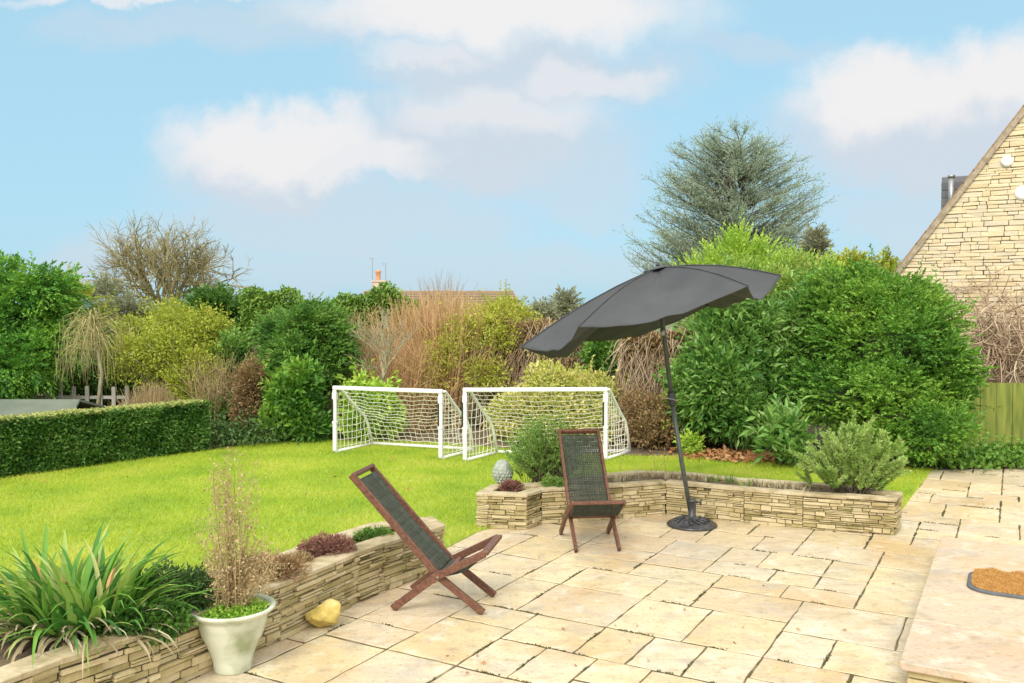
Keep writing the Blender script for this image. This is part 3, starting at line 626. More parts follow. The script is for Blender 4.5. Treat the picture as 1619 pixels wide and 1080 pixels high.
stem_fan('mixed_twiggy_shrub', 560, 13.9, 500, 60, 360, .007, M['tan'], 'pale bare twigs between the yew and the small pale bare tree')
bush('yellow_flowering_shrub', 'yellow green shrub spreading through the orange stems right of the small bare tree', 'shrub',
     [(750,530,13.8,55,34),(700,560,13.5,48,30),(790,510,14,45,34),(765,590,13.4,50,30),(680,600,13.4,40,28)], (-.6,13.7), 'c', M['yellow'],
     ((760,10,.17,.05,.025), dict(core=0, lo=.2, hi=1.1, noise=.3)), .015, 14, bark='bark_pale')
bush('golden_top_shrub', 'golden green bush below the right end of the distant brown roof', 'shrub',
     [(800,495,15,40,24),(830,515,15,34,26),(770,500,15.2,30,22)], (0,15), 'c', M['yellow'], ((300,12,.16,.06,.03), dict(core=.3, lo=.5)), .02, 6)
# brown climber-covered fence stretch
def slab_crown(name, label, cat, pts, h, th, n, Lg, Wd, mt, base_mt='inner', extra=None, ntw=0):
    a, b = Vector(pts[0]), Vector(pts[1]); d = (b-a); Ln = d.length; d.normalize(); nr = Vector((d.y,-d.x,0)); nr = nr if nr.y < 0 else -nr
    g = plant(name, (a.x+b.x)/2, (a.y+b.y)/2, label, cat); u = R.uniform(0,Ln,n); z = R.uniform(0,1,n)**.9*h*(1+.06*np.sin(u*3)+.04*np.sin(u*7+1)); q = R.uniform(-.05,.16,n)+.07*np.sin(u*4)*np.sin(z*5)
    P = np.array(a)+np.array(d)*u[:,None]+np.array(nr)*(q)[:,None]+np.array([0,0,1])*(z-a.z)[:,None]; D = np.array(nr)*.7+R.normal(size=(n,3))*.9-np.array([0,0,.2])
    V, T = leaf_geo(P, D, Lg, Wd); mi = np.zeros(len(T)); nm = len(T)
    bb = MB(); c = (a+b)/2-nr*(th/2+.02); bb.obox((c.x,c.y,h*.47), d*(Ln/2), nr*(th/2), Vector((0,0,h*.47)))
    V2 = np.array(bb.v); T2 = np.array([t for f in bb.f for t in ((f[0],f[1],f[2]),(f[0],f[2],f[3]))]); V, T = merge([(V,T),(V2,T2)]); mi = np.zeros(len(T)); mi[nm:] = 1
    tri_mesh('foliage', V, T, [mt, M[base_mt]], g, mi)
    if ntw:
        u = R.uniform(0,Ln,ntw); A = np.array(a)+np.array(d)*u[:,None]+np.array(nr)*R.uniform(.02,.22,ntw)[:,None]; A[:,2] = h*R.uniform(.3,1.08,ntw); B = A+np.stack([R.normal(0,.15,ntw),R.normal(0,.06,ntw),-R.uniform(.2,.7,ntw)],1); B[:,2] = np.maximum(B[:,2],.03)
        strands_obj('twigs', A, B, .006, M['vine'], g, .15, 3)
    return g
slab_crown('tall_hedge', 'broad light green tall hedge below the distant brown roof', 'hedge', [(at(385,500,16.4).x,16.4,0),(at(668,500,16.0).x,16.0,0)], 2.14, .5, 26000, .085, .045, M['hedgelight'])
slab_crown('brown_climber', 'brown dead leafed climber hanging over the fence behind the right goal', 'climber', [(-.35,14.0,0),(1.75,13.6,0)], 1.62, .3, 13000, .06, .04, M['beech'], ntw=900)
slab_crown('beech_hedge', 'brown leaved hedge section under the left half of the parasol', 'hedge', [(1.5,12.3,0),(2.9,11.9,0)], 1.5, .5, 17000, .055, .035, M['beech'], ntw=900)
bush('ivy_clump', 'dark green ivy clump on the brown hedge below the parasol hem', 'ivy', [(952,560,13.2,30,32),(975,585,13.1,22,20)], (1.4,13.2), 'c', M['yew'], ((200,14,.12,.07,.05), dict(core=.5)), .02, 4)
bush('variegated_shrub', 'large cream and yellow variegated shrub behind the right goal', 'shrub',
     [(880,655,12.4,88,60),(940,640,12.4,50,52),(820,665,12.3,42,48),(900,610,12.6,55,26)], (.6,12.5), 'c', M['varieg'], ((1300,16,.13,.06,.034), dict(core=.62, lo=.75, noise=.08)), .025, 8)
bush('low_brown_shrub', 'tangled brown low shrub at the lawn edge right of the right goal', 'shrub',
     [(1015,665,11.7,42,48),(1045,690,11.5,28,30)], (1.85,11.8), 'c', M['beech'], ((420,14,.13,.045,.025), dict(core=.4, lo=.5)), .012, 12, bark='bark_pale')
bush('small_green_shrub', 'small bright green shrub beside the parasol pole at the lawn edge', 'shrub', [(1092,700,11.1,22,16),(1072,645,11.6,16,40)], (2.2,11.3), 'c', M['lime'], ((130,12,.1,.05,.025), dict(core=0)), .01, 5)
# right big shrubs
bush('cherry_laurel', 'huge glossy cherry laurel behind the parasol pole', 'shrub',
     [(1150,575,11.9,90,106),(1230,555,12.2,85,90),(1110,620,11.6,58,80),(1200,640,11.6,80,66)], (2.9,12.4), 'c', M['laurel'],
     ((2100,15,.16,.115,.042), dict(core=.68, lo=.8, upb=.25, noise=.14, floor=.25)), .05, 8)
bush('light_green_shrub', 'light olive green shrub showing above the cherry laurel right of the parasol top', 'shrub', [(1215,480,12.9,84,62),(1120,490,12.9,60,56),(1270,460,13.1,46,50),(1165,455,13.1,50,40)], (3.7,13), 'c', M['lightleaf'], ((1500,14,.16,.06,.03), dict(core=.5, lo=.65, noise=.22)), .03, 6, lump=9)
bush('dense_evergreen_shrub', 'big dense dark green evergreen shrub between the laurel and the stone gable', 'shrub',
     [(1400,570,11.2,115,115),(1330,520,11.6,80,95),(1450,500,11.4,62,62),(1480,600,10.9,68,95),(1340,630,10.9,90,70),(1410,660,10.6,110,55),(1395,475,11.8,70,45)], (4.9,11.4), 's', M['shrubr'],
     ((6600,.2,15,.05,.027), dict(core=.68, lo=.8, rise=.45, noise=.14, fan=.8, floor=.15)), .05, 8)
bush('golden_conifer', 'yellow green conifer with spiky top rising above the laurel', 'tree',
     [(1175,448,15,80,36),(1165,405,15,24,52),(1138,418,15,18,34),(1195,412,15,20,36),(1240,440,15,55,30),(1105,445,15,45,26),(1290,450,14.6,50,36)], (3.8,15), 's', M['lime'],
     ((1300,.4,22,.055,.022), dict(core=.5, rise=1.1, lo=.5, noise=.3, fan=.35, droop=0)), .07, 6)
bush('mid_green_conifer', 'mid green conifer top between the golden conifer and the stone gable', 'tree',
     [(1345,430,15.5,36,34),(1400,450,15.3,40,30),(1320,455,15.3,40,36),(1395,425,15.5,9,30)], (5.9,15.5), 's', M['olive'], ((620,.3,20,.08,.03), dict(core=.5, rise=.7)), .06, 5)
bush('slim_conifer', 'slim grey green conical conifer right of the cedar', 'tree', [(1291,392,22,14,42),(1291,425,22,20,40)], (7.6,22), 's', M['farcon'], ((260,.35,18,.1,.035), dict(core=.6, rise=.8)), .07, 3)
bush('far_conifer', 'distant small grey green conifer left of the parasol top', 'tree', [(895,482,30,10,24),(895,500,30,19,26)], (1.85,30), 's', M['farcon'], ((200,.5,16,.15,.05), dict(core=.6, rise=.7)), .1, 3)
bush('far_shrub', 'distant brown grey bushes between the brown roof and the far conifer', 'shrub', [(852,505,26,26,26),(925,505,26,28,16),(800,520,26,30,20)], (1.0,26), 'c', M['farcon'], ((420,12,.3,.1,.05), dict(core=.4)), .05, 5)
grassy_mound('far_bare_tree', 700, 495, 26, 60, 66, 120, 'distant bare treetops beyond the brown roof', M['brownstem'], 'tree', .008, .9)
bush('young_rhododendron', 'young light green broad leaved shrub in front of the dark evergreens', 'shrub', [(1240,685,10.3,24,22),(1222,708,10.2,18,20),(1252,712,10.2,18,18)], (3.2,10.4), 'c', M['laurel'], ((46,9,.1,.16,.045), dict(core=0, upb=.6)), .012, 6)
# cedar
def cedar():
    Y = 34; s = Y/F; base = at(1168, 470, Y); x0 = base.x; g = plant('cedar_tree', x0, Y, 'large blue grey cedar with spiky open branches against the sky', 'tree')
    blobs = pb([(1150,285,Y,62,62),(1080,330,Y,66,50),(1035,385,Y,52,42),(1220,325,Y,66,54),(1262,345,Y,44,52),(1150,350,Y,88,62),(1110,400,Y,80,40),(1220,400,Y,60,36),(1122,248,Y,56,34),(1195,252,Y,52,32),(1262,305,Y,44,34),(1070,290,Y,40,34)])
    b = MB(); top = at(1150, 225, Y); b.tube([(x0,Y,0),(x0,Y,2),(x0-.1,Y,4),tuple(top)], [.35,.3,.22,.04], 8); b.build('trunk', M['bark'], g, smooth=True)
    P, Nn = ell_pts(blobs, 330, .75, 1.2, .35); P = np.concatenate([P, ell_pts(blobs, 110, .3, .8, .1)[0]])
    extra = [(1065,240),(1060,275),(1068,243),(1102,222),(1180,205),(1215,225),(1128,205),(1160,200),(1200,222),(1265,268),(1310,318),(1302,300),(1005,340),(990,372),(985,402),(1290,340),(1045,300),(1235,270),(1255,262),(1000,395)]
    E = np.array([tuple(at(px,py,Y+R.uniform(-1,1))) for px,py in extra]); P = np.concatenate([P, E])
    S = np.stack([np.full(len(P), x0), np.full(len(P), Y), np.clip(P[:,2]-R.uniform(.15,.75,len(P))*np.linalg.norm(P[:,:2]-[x0,Y],axis=1)-.3, .8, top.z)], 1)
    # root each branch end part-way so the crown stays open
    A = S+(P-S)*.08; V, T = strand_geo(A, P, .035, .06, 4); tri_mesh('branches', V, T, M['bark'], g)
    parts = []; n = len(P); m = 30
    t = R.uniform(.35, 1.0, (n, m, 1)); A3 = A[:,None]+(P-A)[:,None]*t; d = unit(P-A)[:,None]
    tw = unit(d*.8+R.normal(size=(n,m,3))*[.6,.6,.35]+[0,0,.12]); tl = R.uniform(.25,.6,(n,m,1)); B3 = A3+tw*tl
    A3 = A3.reshape(-1,3); B3 = B3.reshape(-1,3); k = 9; tt = np.tile(np.linspace(.05,1,k), len(A3))[:,None]
    pos = np.repeat(A3,k,0)+np.repeat(B3-A3,k,0)*tt; dd = np.repeat(unit(B3-A3),k,0)*.8+R.normal(size=pos.shape)*.55+[0,0,.3]
    V, T = leaf_geo(pos, dd, .09, .028); tri_mesh('needles', V, T, M['cedar'], g)
cedar()
# ---------------------------------------------------------------- stone walls
def along(path):
    seg = []; tot = 0
    for i in range(len(path)-1):
        a = Vector((path[i][0], path[i][1], 0)); b = Vector((path[i+1][0], path[i+1][1], 0)); l_ = (b-a).length; seg.append((tot, l_, a, (b-a)/l_)); tot += l_
    return seg, tot
def stone_run(b, path, z0, z1, ch, ln, th, jit=.007, seam=.003):
    """dry-laid courses along each straight of the path; path's right-hand side is the face"""
    seg, tot = along(path)
    for si, (s0, l_, a, d) in enumerate(seg):
        nr = Vector((d.y, -d.x, 0)); z = z0
        while z < z1-.006:
            h = min(rnd.uniform(*ch), z1-z); h = z1-z if z1-z-h < ch[0]*.6 else h; t = 0
            while t < l_-.001:
                l2 = min(rnd.uniform(*ln), l_-t); l2 = l_-t if l_-t-l2 < ln[0]*.5 else l2
                o_ = rnd.uniform(-jit, jit); c = a+d*(t+l2/2)-nr*(th/2)+nr*o_
                hh = h; 
                if h > ch[0]*1.7 and rnd.random() < .3:      # sometimes two thin stones fill the course
                    hb = h*rnd.uniform(.4,.6); b.obox((c.x,c.y,z+hb/2), d*(l2/2-seam/2), nr*th/2, Vector((0,0,hb/2-seam/2)), .0022)
                    b.obox((c.x+nr.x*.004,c.y+nr.y*.004,z+hb+(h-hb)/2), d*(l2/2-seam/2), nr*th/2, Vector((0,0,(h-hb)/2-seam/2)), .0022)
                else: b.obox((c.x,c.y,z+h/2), d*(l2/2-seam/2), nr*th/2, Vector((0,0,h/2-seam/2)), .0022)
                t += l2
            z += h
def core_run(b, path, z0, z1, th, inset):
    seg, tot = along(path)
    for s0, l_, a, d in seg:
        nr = Vector((d.y,-d.x,0)); c = a+d*(l_/2)-nr*(th/2); b.obox((c.x,c.y,(z0+z1)/2), d*(l_/2-.02), nr*(th/2-inset), Vector((0,0,(z1-z0)/2)))
def coping(b, path, z, w, t, out_, ln=(.28,.5)):
    seg, tot = along(path)
    for s0, l_, a, d in seg:
        nr = Vector((d.y,-d.x,0)); u = 0
        while u < l_-.001:
            l2 = min(rnd.uniform(*ln), l_-u); l2 = l_-u if l_-u-l2 < .15 else l2
            c = a+d*(u+l2/2)+nr*(out_-w/2+rnd.uniform(-.004,.004)); zz = z+t/2+rnd.uniform(-.003,.003)
            b.obox((c.x,c.y,zz), d*(l2/2+.002), nr*w/2, Vector((0,0,t/2)), .003); u += l2
def planter(name, label, loop, zt, soilz, fill_mt='soil', cw=.15):
    c = loop[0]; g = empty(name, (c[0], c[1], 0), label, 'raised bed')
    b = MB(); stone_run(b, loop, 0, zt-.028, (.012,.044), (.045,.22), .1, .016, .006); b.build('stone_wall', M['stone'], g, bevel=.003)
    b = MB(); core_run(b, loop, 0, zt-.03, .1, .02); b.build('earth_core', M['dirtmortar'], g)
    b = MB(); coping(b, loop, zt-.028, cw, .028, .01); b.build('coping', M['cope'], g, bevel=.004)
    me = bpy.data.meshes.new('soil'); bmv = [(p[0],p[1],soilz) for p in loop[:-1]]; me.from_pydata(bmv, [], [tuple(range(len(bmv)-1,-1,-1))]); link('soil', me, M[fill_mt], g)
    return g
# left planter: front face, then round the end and back
lf = [G(-60,1105,.32), G(0,1078,.32), G(94,1042,.32), G(151,1023,.32), G(252,992,.32), G(330,962,.32), G(441,923,.32), G(500,897,.32), G(567,872,.32), G(607,858,.32), G(703,829,.32)]
lf[0] = lf[1]+(lf[1]-lf[2]).normalized()*1.3
lf = [w2(p) for p in lf[:1]+lf[2:3]+lf[4:7:2]+lf[8:]]
bk = [w2(G(*p,.32)) for p in ((683,817),(583,828),(500,854),(441,876),(330,910))]
lb = bk[:-1]+[w2(G(330,903,.32)), w2(G(180,925,.32)), (lf[0][0]-1.1, lf[0][1]+.7)]
loopL = lf+lb+[lf[0]]       # runs away from camera: its right-hand side is the patio
planter('stone_raised_bed', 'long curved drystone raised bed beside the left deckchair and the pot', loopL, .32, .27)
# right planter with its pillar end
pf = [G(754,835), G(833,838), G(856,829)]
ftop = [G(856,829), G(985,820), G(1053,814), G(1176,827), G(1269,836), G(1414,847), G(1424,835)]
backc = [G(1330,767,.3), G(1269,761,.3), G(1161,754,.3), G(1083,746,.3), G(1010,743,.3), G(940,750,.3), G(860,762,.3)]
loopR = [w2(p) for p in [pf[0], pf[1]]]+[w2(p) for p in ftop]+[w2(p) for p in backc]+[w2(G(778,766,.3))]+[w2(pf[0])]
planter('curved_raised_bed', 'drystone raised bed curving behind the upright deckchair and the parasol base', loopR, .3, .265, cw=.105)
# ---------------------------------------------------------------- step and mat
def step_():
    c0 = G(1422,1046,.16); g = empty('stone_step', (c0.x,c0.y,0), 'low sandstone door step with stone riser at the lower right', 'step')
    a = Vector((c0.x,c0.y,0)); Ld = 2.68; Wd = 2.6
    p2 = a+BX*Wd; b = MB(); path = [w2(a+AX*.03+BX*.03), w2(p2+AX*.03)]; stone_run(b, path, 0, .118, (.025,.05), (.12,.35), .12); b.build('riser', M['stone'], g, bevel=.003)
    b = MB(); core = a+AX*(Ld/2)+BX*(Wd/2); b.obox((core.x,core.y,.058), AX*(Ld/2-.05), BX*(Wd/2-.05), Vector((0,0,.058))); b.build('earth_core', M['dirtmortar'], g)
    b = MB()
    for (a0,a1,b0,b1) in ((0,.65,0,1.5),(.66,1.9,0,1.02),(.66,1.9,1.03,2.6),(0,.65,1.51,2.6),(1.91,Ld,0,.8),(1.91,Ld,.81,2.6)):
        c = a+AX*((a0+a1)/2)+BX*((b0+b1)/2); b.obox((c.x,c.y,.14+rnd.uniform(-.001,.001)), AX*((a1-a0)/2), BX*((b1-b0)/2), Vector((0,0,.02)))
    b.build('tread_slab', M['stepslab'], g, bevel=.005, seg=2)
step_()
def mat_():
    c = G(1650,934,.16); g = empty('door_mat', (c.x,c.y,.16), 'tan coir door mat with grey rubber rim on the stone step', 'door mat')
    cc = Vector((c.x,c.y,0)); hw, hd = .4, .25
    def outl(w, d, r, n=8):
        o = []
        for (sx,sy,a0) in ((1,1,0),(-1,1,90),(-1,-1,180),(1,-1,270)):
            for k in range(n+1):
                a = math.radians(a0+90*k/n); o.append((sx*(w-r)+r*math.cos(a), sy*(d-r)+r*math.sin(a)))
        return o
    b = MB(); o = outl(hw,hd,.14); n = len(o)
    for (w_,d_,z_) in ((0,0,.162),(0,0,.172),(-.012,-.012,.178),(-.03,-.03,.176)):
        q = outl(hw+w_, hd+d_, .14+w_); b.v += [tuple(cc+BX*x+AX*y+Vector((0,0,z_))) for x,y in q]
    for r_ in range(3):
        for k in range(n): b.f.append((r_*n+(k+1)%n, r_*n+k, (r_+1)*n+k, (r_+1)*n+(k+1)%n)); b.mi.append(0)
    b.f.append(tuple(3*n+k for k in range(n))[::-1]); b.mi.append(0); b.build('rim', M['rubber'], g)
    m = 26000; x = R.uniform(-1,1,m); y = R.uniform(-1,1,m); w_, d_ = hw-.03, hd-.03; r = .11; qx = np.abs(x*w_)-(w_-r); qy = np.abs(y*d_)-(d_-r); ok = ~((qx > 0)&(qy > 0)&(qx**2+qy**2 > r*r)); x, y = x[ok]*w_, y[ok]*d_
    P = np.outer(x, BX)+np.outer(y, AX)+np.array(cc); P[:,2] = .176; z = .022+.008*np.sin(x*40)*np.sin(y*37)
    Q = P+np.stack([R.normal(0,.006,len(P)),R.normal(0,.006,len(P)),z*R.uniform(.8,1.15,len(P))],1)
    V, T = strand_geo(P, Q, .0022, .1, 1); tri_mesh('coir_pile', V, T, M['coir'], g)
mat_()
# ---------------------------------------------------------------- deckchairs
def chair(loc, rz, label, flip=1):
    g = empty('deckchair', loc, label, 'deckchair', 'two folding deckchairs on the patio', rz)
    inv = Matrix.Identity(4)
    def bd(b, name, mt, bevel=.003, parent=g):
        o = b.build(name, mt, None, bevel=bevel); o.parent = parent; return o
    X = lambda x,y,z: Vector((x,y,z))          # chair faces +x
    up = X(0,0,1); wb, ws = .165, .195
    back = [(-.53,.80),(.0,.225),(.285,.0)]; seat = [(.30,.375),(-.02,.21),(-.27,.0)]
    for s in (-1,1):
        b = MB(); b.bar(X(back[0][0],s*wb,back[0][1]), X(back[1][0]+.01,s*wb,back[1][1]-.01), .022, .042); bd(b,'back_rail',M['teak'])
        b = MB(); b.bar(X(seat[0][0],s*ws,seat[0][1]), X(seat[1][0],s*ws,seat[1][1]), .022, .045); bd(b,'seat_rail',M['teak'])
        b = MB(); b.bar(X(back[1][0]-.03,s*wb,back[1][1]+.02), X(back[2][0],s*wb,back[2][1]+.012), .0225, .044); bd(b,'leg',M['teak'])
        b = MB(); b.bar(X(seat[1][0]+.03,s*ws,seat[1][1]+.02), X(seat[2][0],s*ws,seat[2][1]+.012), .0225, .046); bd(b,'leg',M['teak'])
        b = MB(); b.tube([X(.015,s*.15,.222),X(.015,s*.208,.222)], .006, 8); bd(b,'bolt',M['metal'],0)
    b = MB(); b.bar(X(-.533,-.178,.804),X(-.533,.178,.804),.046,.024,X(-.53,0,.575).normalized()); bd(b,'top_rail',M['teak'])
    b = MB(); b.bar(X(.302,-.208,.38),X(.302,.208,.38),.046,.022,X(0,0,1)); bd(b,'front_rail',M['teak'])
    b = MB(); b.bar(X(-.03,-.16,.2),X(-.03,.16,.2),.035,.022); bd(b,'stretcher',M['teak'])
    b = MB(); b.bar(X(.06,-.185,.235),X(.06,.185,.235),.03,.022); bd(b,'stretcher',M['teak'])
    # woven rope: long cords plus cross cords
    d = X(-.53,0,.575).normalized(); nrm = X(.575,0,.53).normalized(); b = MB(); a0 = X(.0,0,.24); Lb = .735; nc = 34
    for i in range(nc):
        y = -.15+.30*i/(nc-1); pts = [a0+d*(Lb*t)-nrm*(.022*math.sin(math.pi*t))+nrm*(.003 if (i+int(t*14)) % 2 else -.003)+X(0,y,0) for t in [k/14 for k in range(15)]]
        b.tube(pts, .0036, 4, False)
    for k in range(46):
        t = (k+.5)/46; c = a0+d*(Lb*t)-nrm*(.022*math.sin(math.pi*t)); b.tube([c+X(0,-.156,0), c+nrm*.002, c+X(0,.156,0)], .003, 4, False)
    bd(b,'back_weave',M['rope'],0)
    b = MB(); s0 = X(.0,0,.225); s1 = X(.295,0,.375); n2 = (s1-s0).cross(X(0,1,0)).normalized()
    if n2.z < 0: n2 = -n2
    for i in range(40):
        y = -.182+.364*i/39; b.tube([s0.lerp(s1,t)-n2*(.045*math.sin(math.pi*t))+X(0,y,0) for t in [k/8 for k in range(9)]], .0036, 4, False)
    for k in range(26):
        t = (k+.5)/26; c = s0.lerp(s1,t)-n2*(.045*math.sin(math.pi*t)); b.tube([c+X(0,-.186,0), c+n2*.002, c+X(0,.186,0)], .003, 4, False)
    bd(b,'seat_weave',M['rope'],0)
    return g
fa = G(741,967); fb = G(770,937); ra = G(620,967)
ch1 = chair((-.42, 5.42, 0), math.radians(-11), 'reddish wooden deckchair seen from the side on the left beside the raised bed')
ch2 = chair((.617, 6.86, 0), math.radians(-84), 'reddish wooden deckchair facing forward before the curved raised bed')
# ---------------------------------------------------------------- parasol
def parasol():
    c = G(1094,831); base = Vector((c.x,c.y,0)); g = empty('garden_parasol', base, 'tilted charcoal parasol on a round ornate cast iron base', 'parasol')
    prof = [(.21,0),(.212,.012),(.205,.022),(.19,.026),(.185,.034),(.17,.04),(.16,.038),(.12,.052),(.1,.058),(.06,.066),(.05,.075),(.032,.08),(.03,.2),(.036,.205),(.036,.22),(.028,.225)]
    b = MB(); b.lathe(base, prof, 48); bs = b.build('base', M['iron'], g, smooth=True)
    b = MB()
    for i in range(14):
        a = 2*math.pi*i/14; p = [base+Vector((math.cos(a+k*.16)*r, math.sin(a+k*.16)*r, z)) for k,(r,z) in enumerate(((.07,.066),(.09,.066),(.12,.057),(.15,.046)))]; b.tube(p, [.007,.009,.009,.006], 5)
    b.build('scroll_relief', M['iron'], bs, smooth=True)
    b = MB(); kb = base+Vector((.03,-.0,.2)); b.tube([kb, kb+Vector((.045,-.01,0))], .009, 8); b.tube([kb+Vector((.04,-.01,-.025)), kb+Vector((.045,-.01,.025))], .007, 6); b.build('clamp_knob', M['iron'], g, smooth=True)
    crank = at(1062,632,c.y+.02); top = at(1047,505,c.y+.04); hub = at(1040,430,c.y+.07)
    b = MB(); b.tube([base+Vector((0,0,.05)), base.lerp(crank,.5)+Vector((0,0,0)), crank], .019, 14); b.build('lower_pole', M['pole'], g, smooth=True)
    b = MB(); b.tube([crank, top, hub], [.019,.019,.017], 14); b.build('upper_pole', M['pole'], g, smooth=True)
    b = MB(); ax = (top-crank).normalized(); b.tube([crank-ax*.06, crank-ax*.04, crank+ax*.05, crank+ax*.07], [.02,.032,.032,.02], 14)
    ck = b.build('crank_housing', M['black'], g, smooth=True)
    b = MB(); b.tube([crank, crank+Vector((.02,-.05,0)), crank+Vector((-.05,-.06,.02)), crank+Vector((-.055,-.1,.02))], .007, 8); b.build('crank_handle', M['metal'], ck, smooth=True)
    b = MB(); j = at(1048,525,c.y+.035); b.tube([j-ax*.03, j+ax*.03], .0215, 14); b.build('tilt_collar', M['metal'], g, smooth=True)
    # canopy: six rib tips, near pair towards the camera
    P1, P2, P3, P4 = at(823,549,7.5), at(914,517,6.45), at(1183,452,6.5), at(1235,436,7.6)
    apex = at(1040,423,7.53); ctr = (P1+P4)/2; P5 = ctr*2-P2; P6 = ctr*2-P3; P5.z -= .06; P6.z -= .1; P5.y = 8.55; P6.y = 8.6
    tips = [P1,P2,P3,P4,P5,P6]; nA, nB = 26, 30; sag = .1
    vs = []; fs = []; key = {}
    def pt(i, t, r):
        a = tips[i]; bb = tips[(i+1)%6]; e = a.lerp(bb, t); w = 4*t*(1-t)
        nin = (ctr-e); nin.z = 0
        wid = .55 if i in (1,) else 1.0
        sg_ = (.09,.09,.15,.12,.1,.12)[i]; e = e+nin*((.1 if i != 2 else .04)*w)+Vector((0,0,-sg_*w))
        p = apex.lerp(e, r); p.z += .05*math.sin(math.pi*r)*(1-w*1.0)-.035*w*math.sin(math.pi*r)
        p.z += (.007*math.sin(r*11+t*7+i*2)*math.sin(t*9+i)+.005*math.sin((r-t)*24+i*3)*r+.003*math.sin((r+t)*37+i))*w    # slack creases
        return p
    for i in range(6):
        for q in range(nB+1):
            for k in range(nA+1): vs.append(tuple(pt(i, q/nB, .035+.965*k/nA)))
    for i in range(6):
        o = i*(nB+1)*(nA+1)
        for q in range(nB):
            for k in range(nA): fs.append((o+q*(nA+1)+k, o+q*(nA+1)+k+1, o+(q+1)*(nA+1)+k+1, o+(q+1)*(nA+1)+k))
    me = bpy.data.meshes.new('canopy'); me.from_pydata(vs, [], fs); me.update(); me.polygons.foreach_set('use_smooth', [True]*len(fs)); cn = link('canopy', me, M['canopy'], g)
    import bmesh
    bm = bmesh.new(); bm.from_mesh(me); bmesh.ops.remove_doubles(bm, verts=bm.verts, dist=.002); bmesh.ops.recalc_face_normals(bm, faces=bm.faces)
    bm.to_mesh(me); bm.free()
    sm = cn.modifiers.new('cloth', 'SOLIDIFY'); sm.thickness = .004; sm.offset = -1
    # vent cap, slightly raised
    b = MB(); ring = [pt(i, 0, .11)+Vector((0,0,.008+.012*(i == 0))) for i in range(6)]; cv = [apex+Vector((0,0,.016))]
    for i in range(6):
        cv.append(ring[i]); m_ = ring[i].lerp(ring[(i+1)%6],.5); cv.append(m_+(apex-m_)*.12)
    b.add(cv, [(0, 1+k, 1+(k+1)%12) for k in range(12)]); vc = b.build('vent_cap', M['canopy'], cn); s2 = vc.modifiers.new('cloth','SOLIDIFY'); s2.thickness = .003
    b = MB(); b.lathe(apex+Vector((0,0,.014)), [(.02,0),(.02,.008),(.012,.014),(.012,.02),(.004,.026)], 12); b.build('finial', M['black'], g, smooth=True)
    for i in range(6):
        b = MB(); hh = apex-Vector((0,0,.05)); b.tube([hh, hh.lerp(tips[i],.5)+Vector((0,0,.022)), tips[i]-Vector((0,0,.012))], .007, 6); rb = b.build('rib', M['black'], g)
        run = top+ax*.12; b = MB(); b.tube([run, hh.lerp(tips[i],.5)+Vector((0,0,.012))], .006, 6); b.build('strut', M['black'], rb)
    b = MB()
    for i in range(6): b.tube([pt(i,0,r)+Vector((0,0,.004)) for r in (.05,.3,.5,.7,.85,1)], .005, 4)
    b.build('seam_piping', M['canopy'], cn)
parasol()
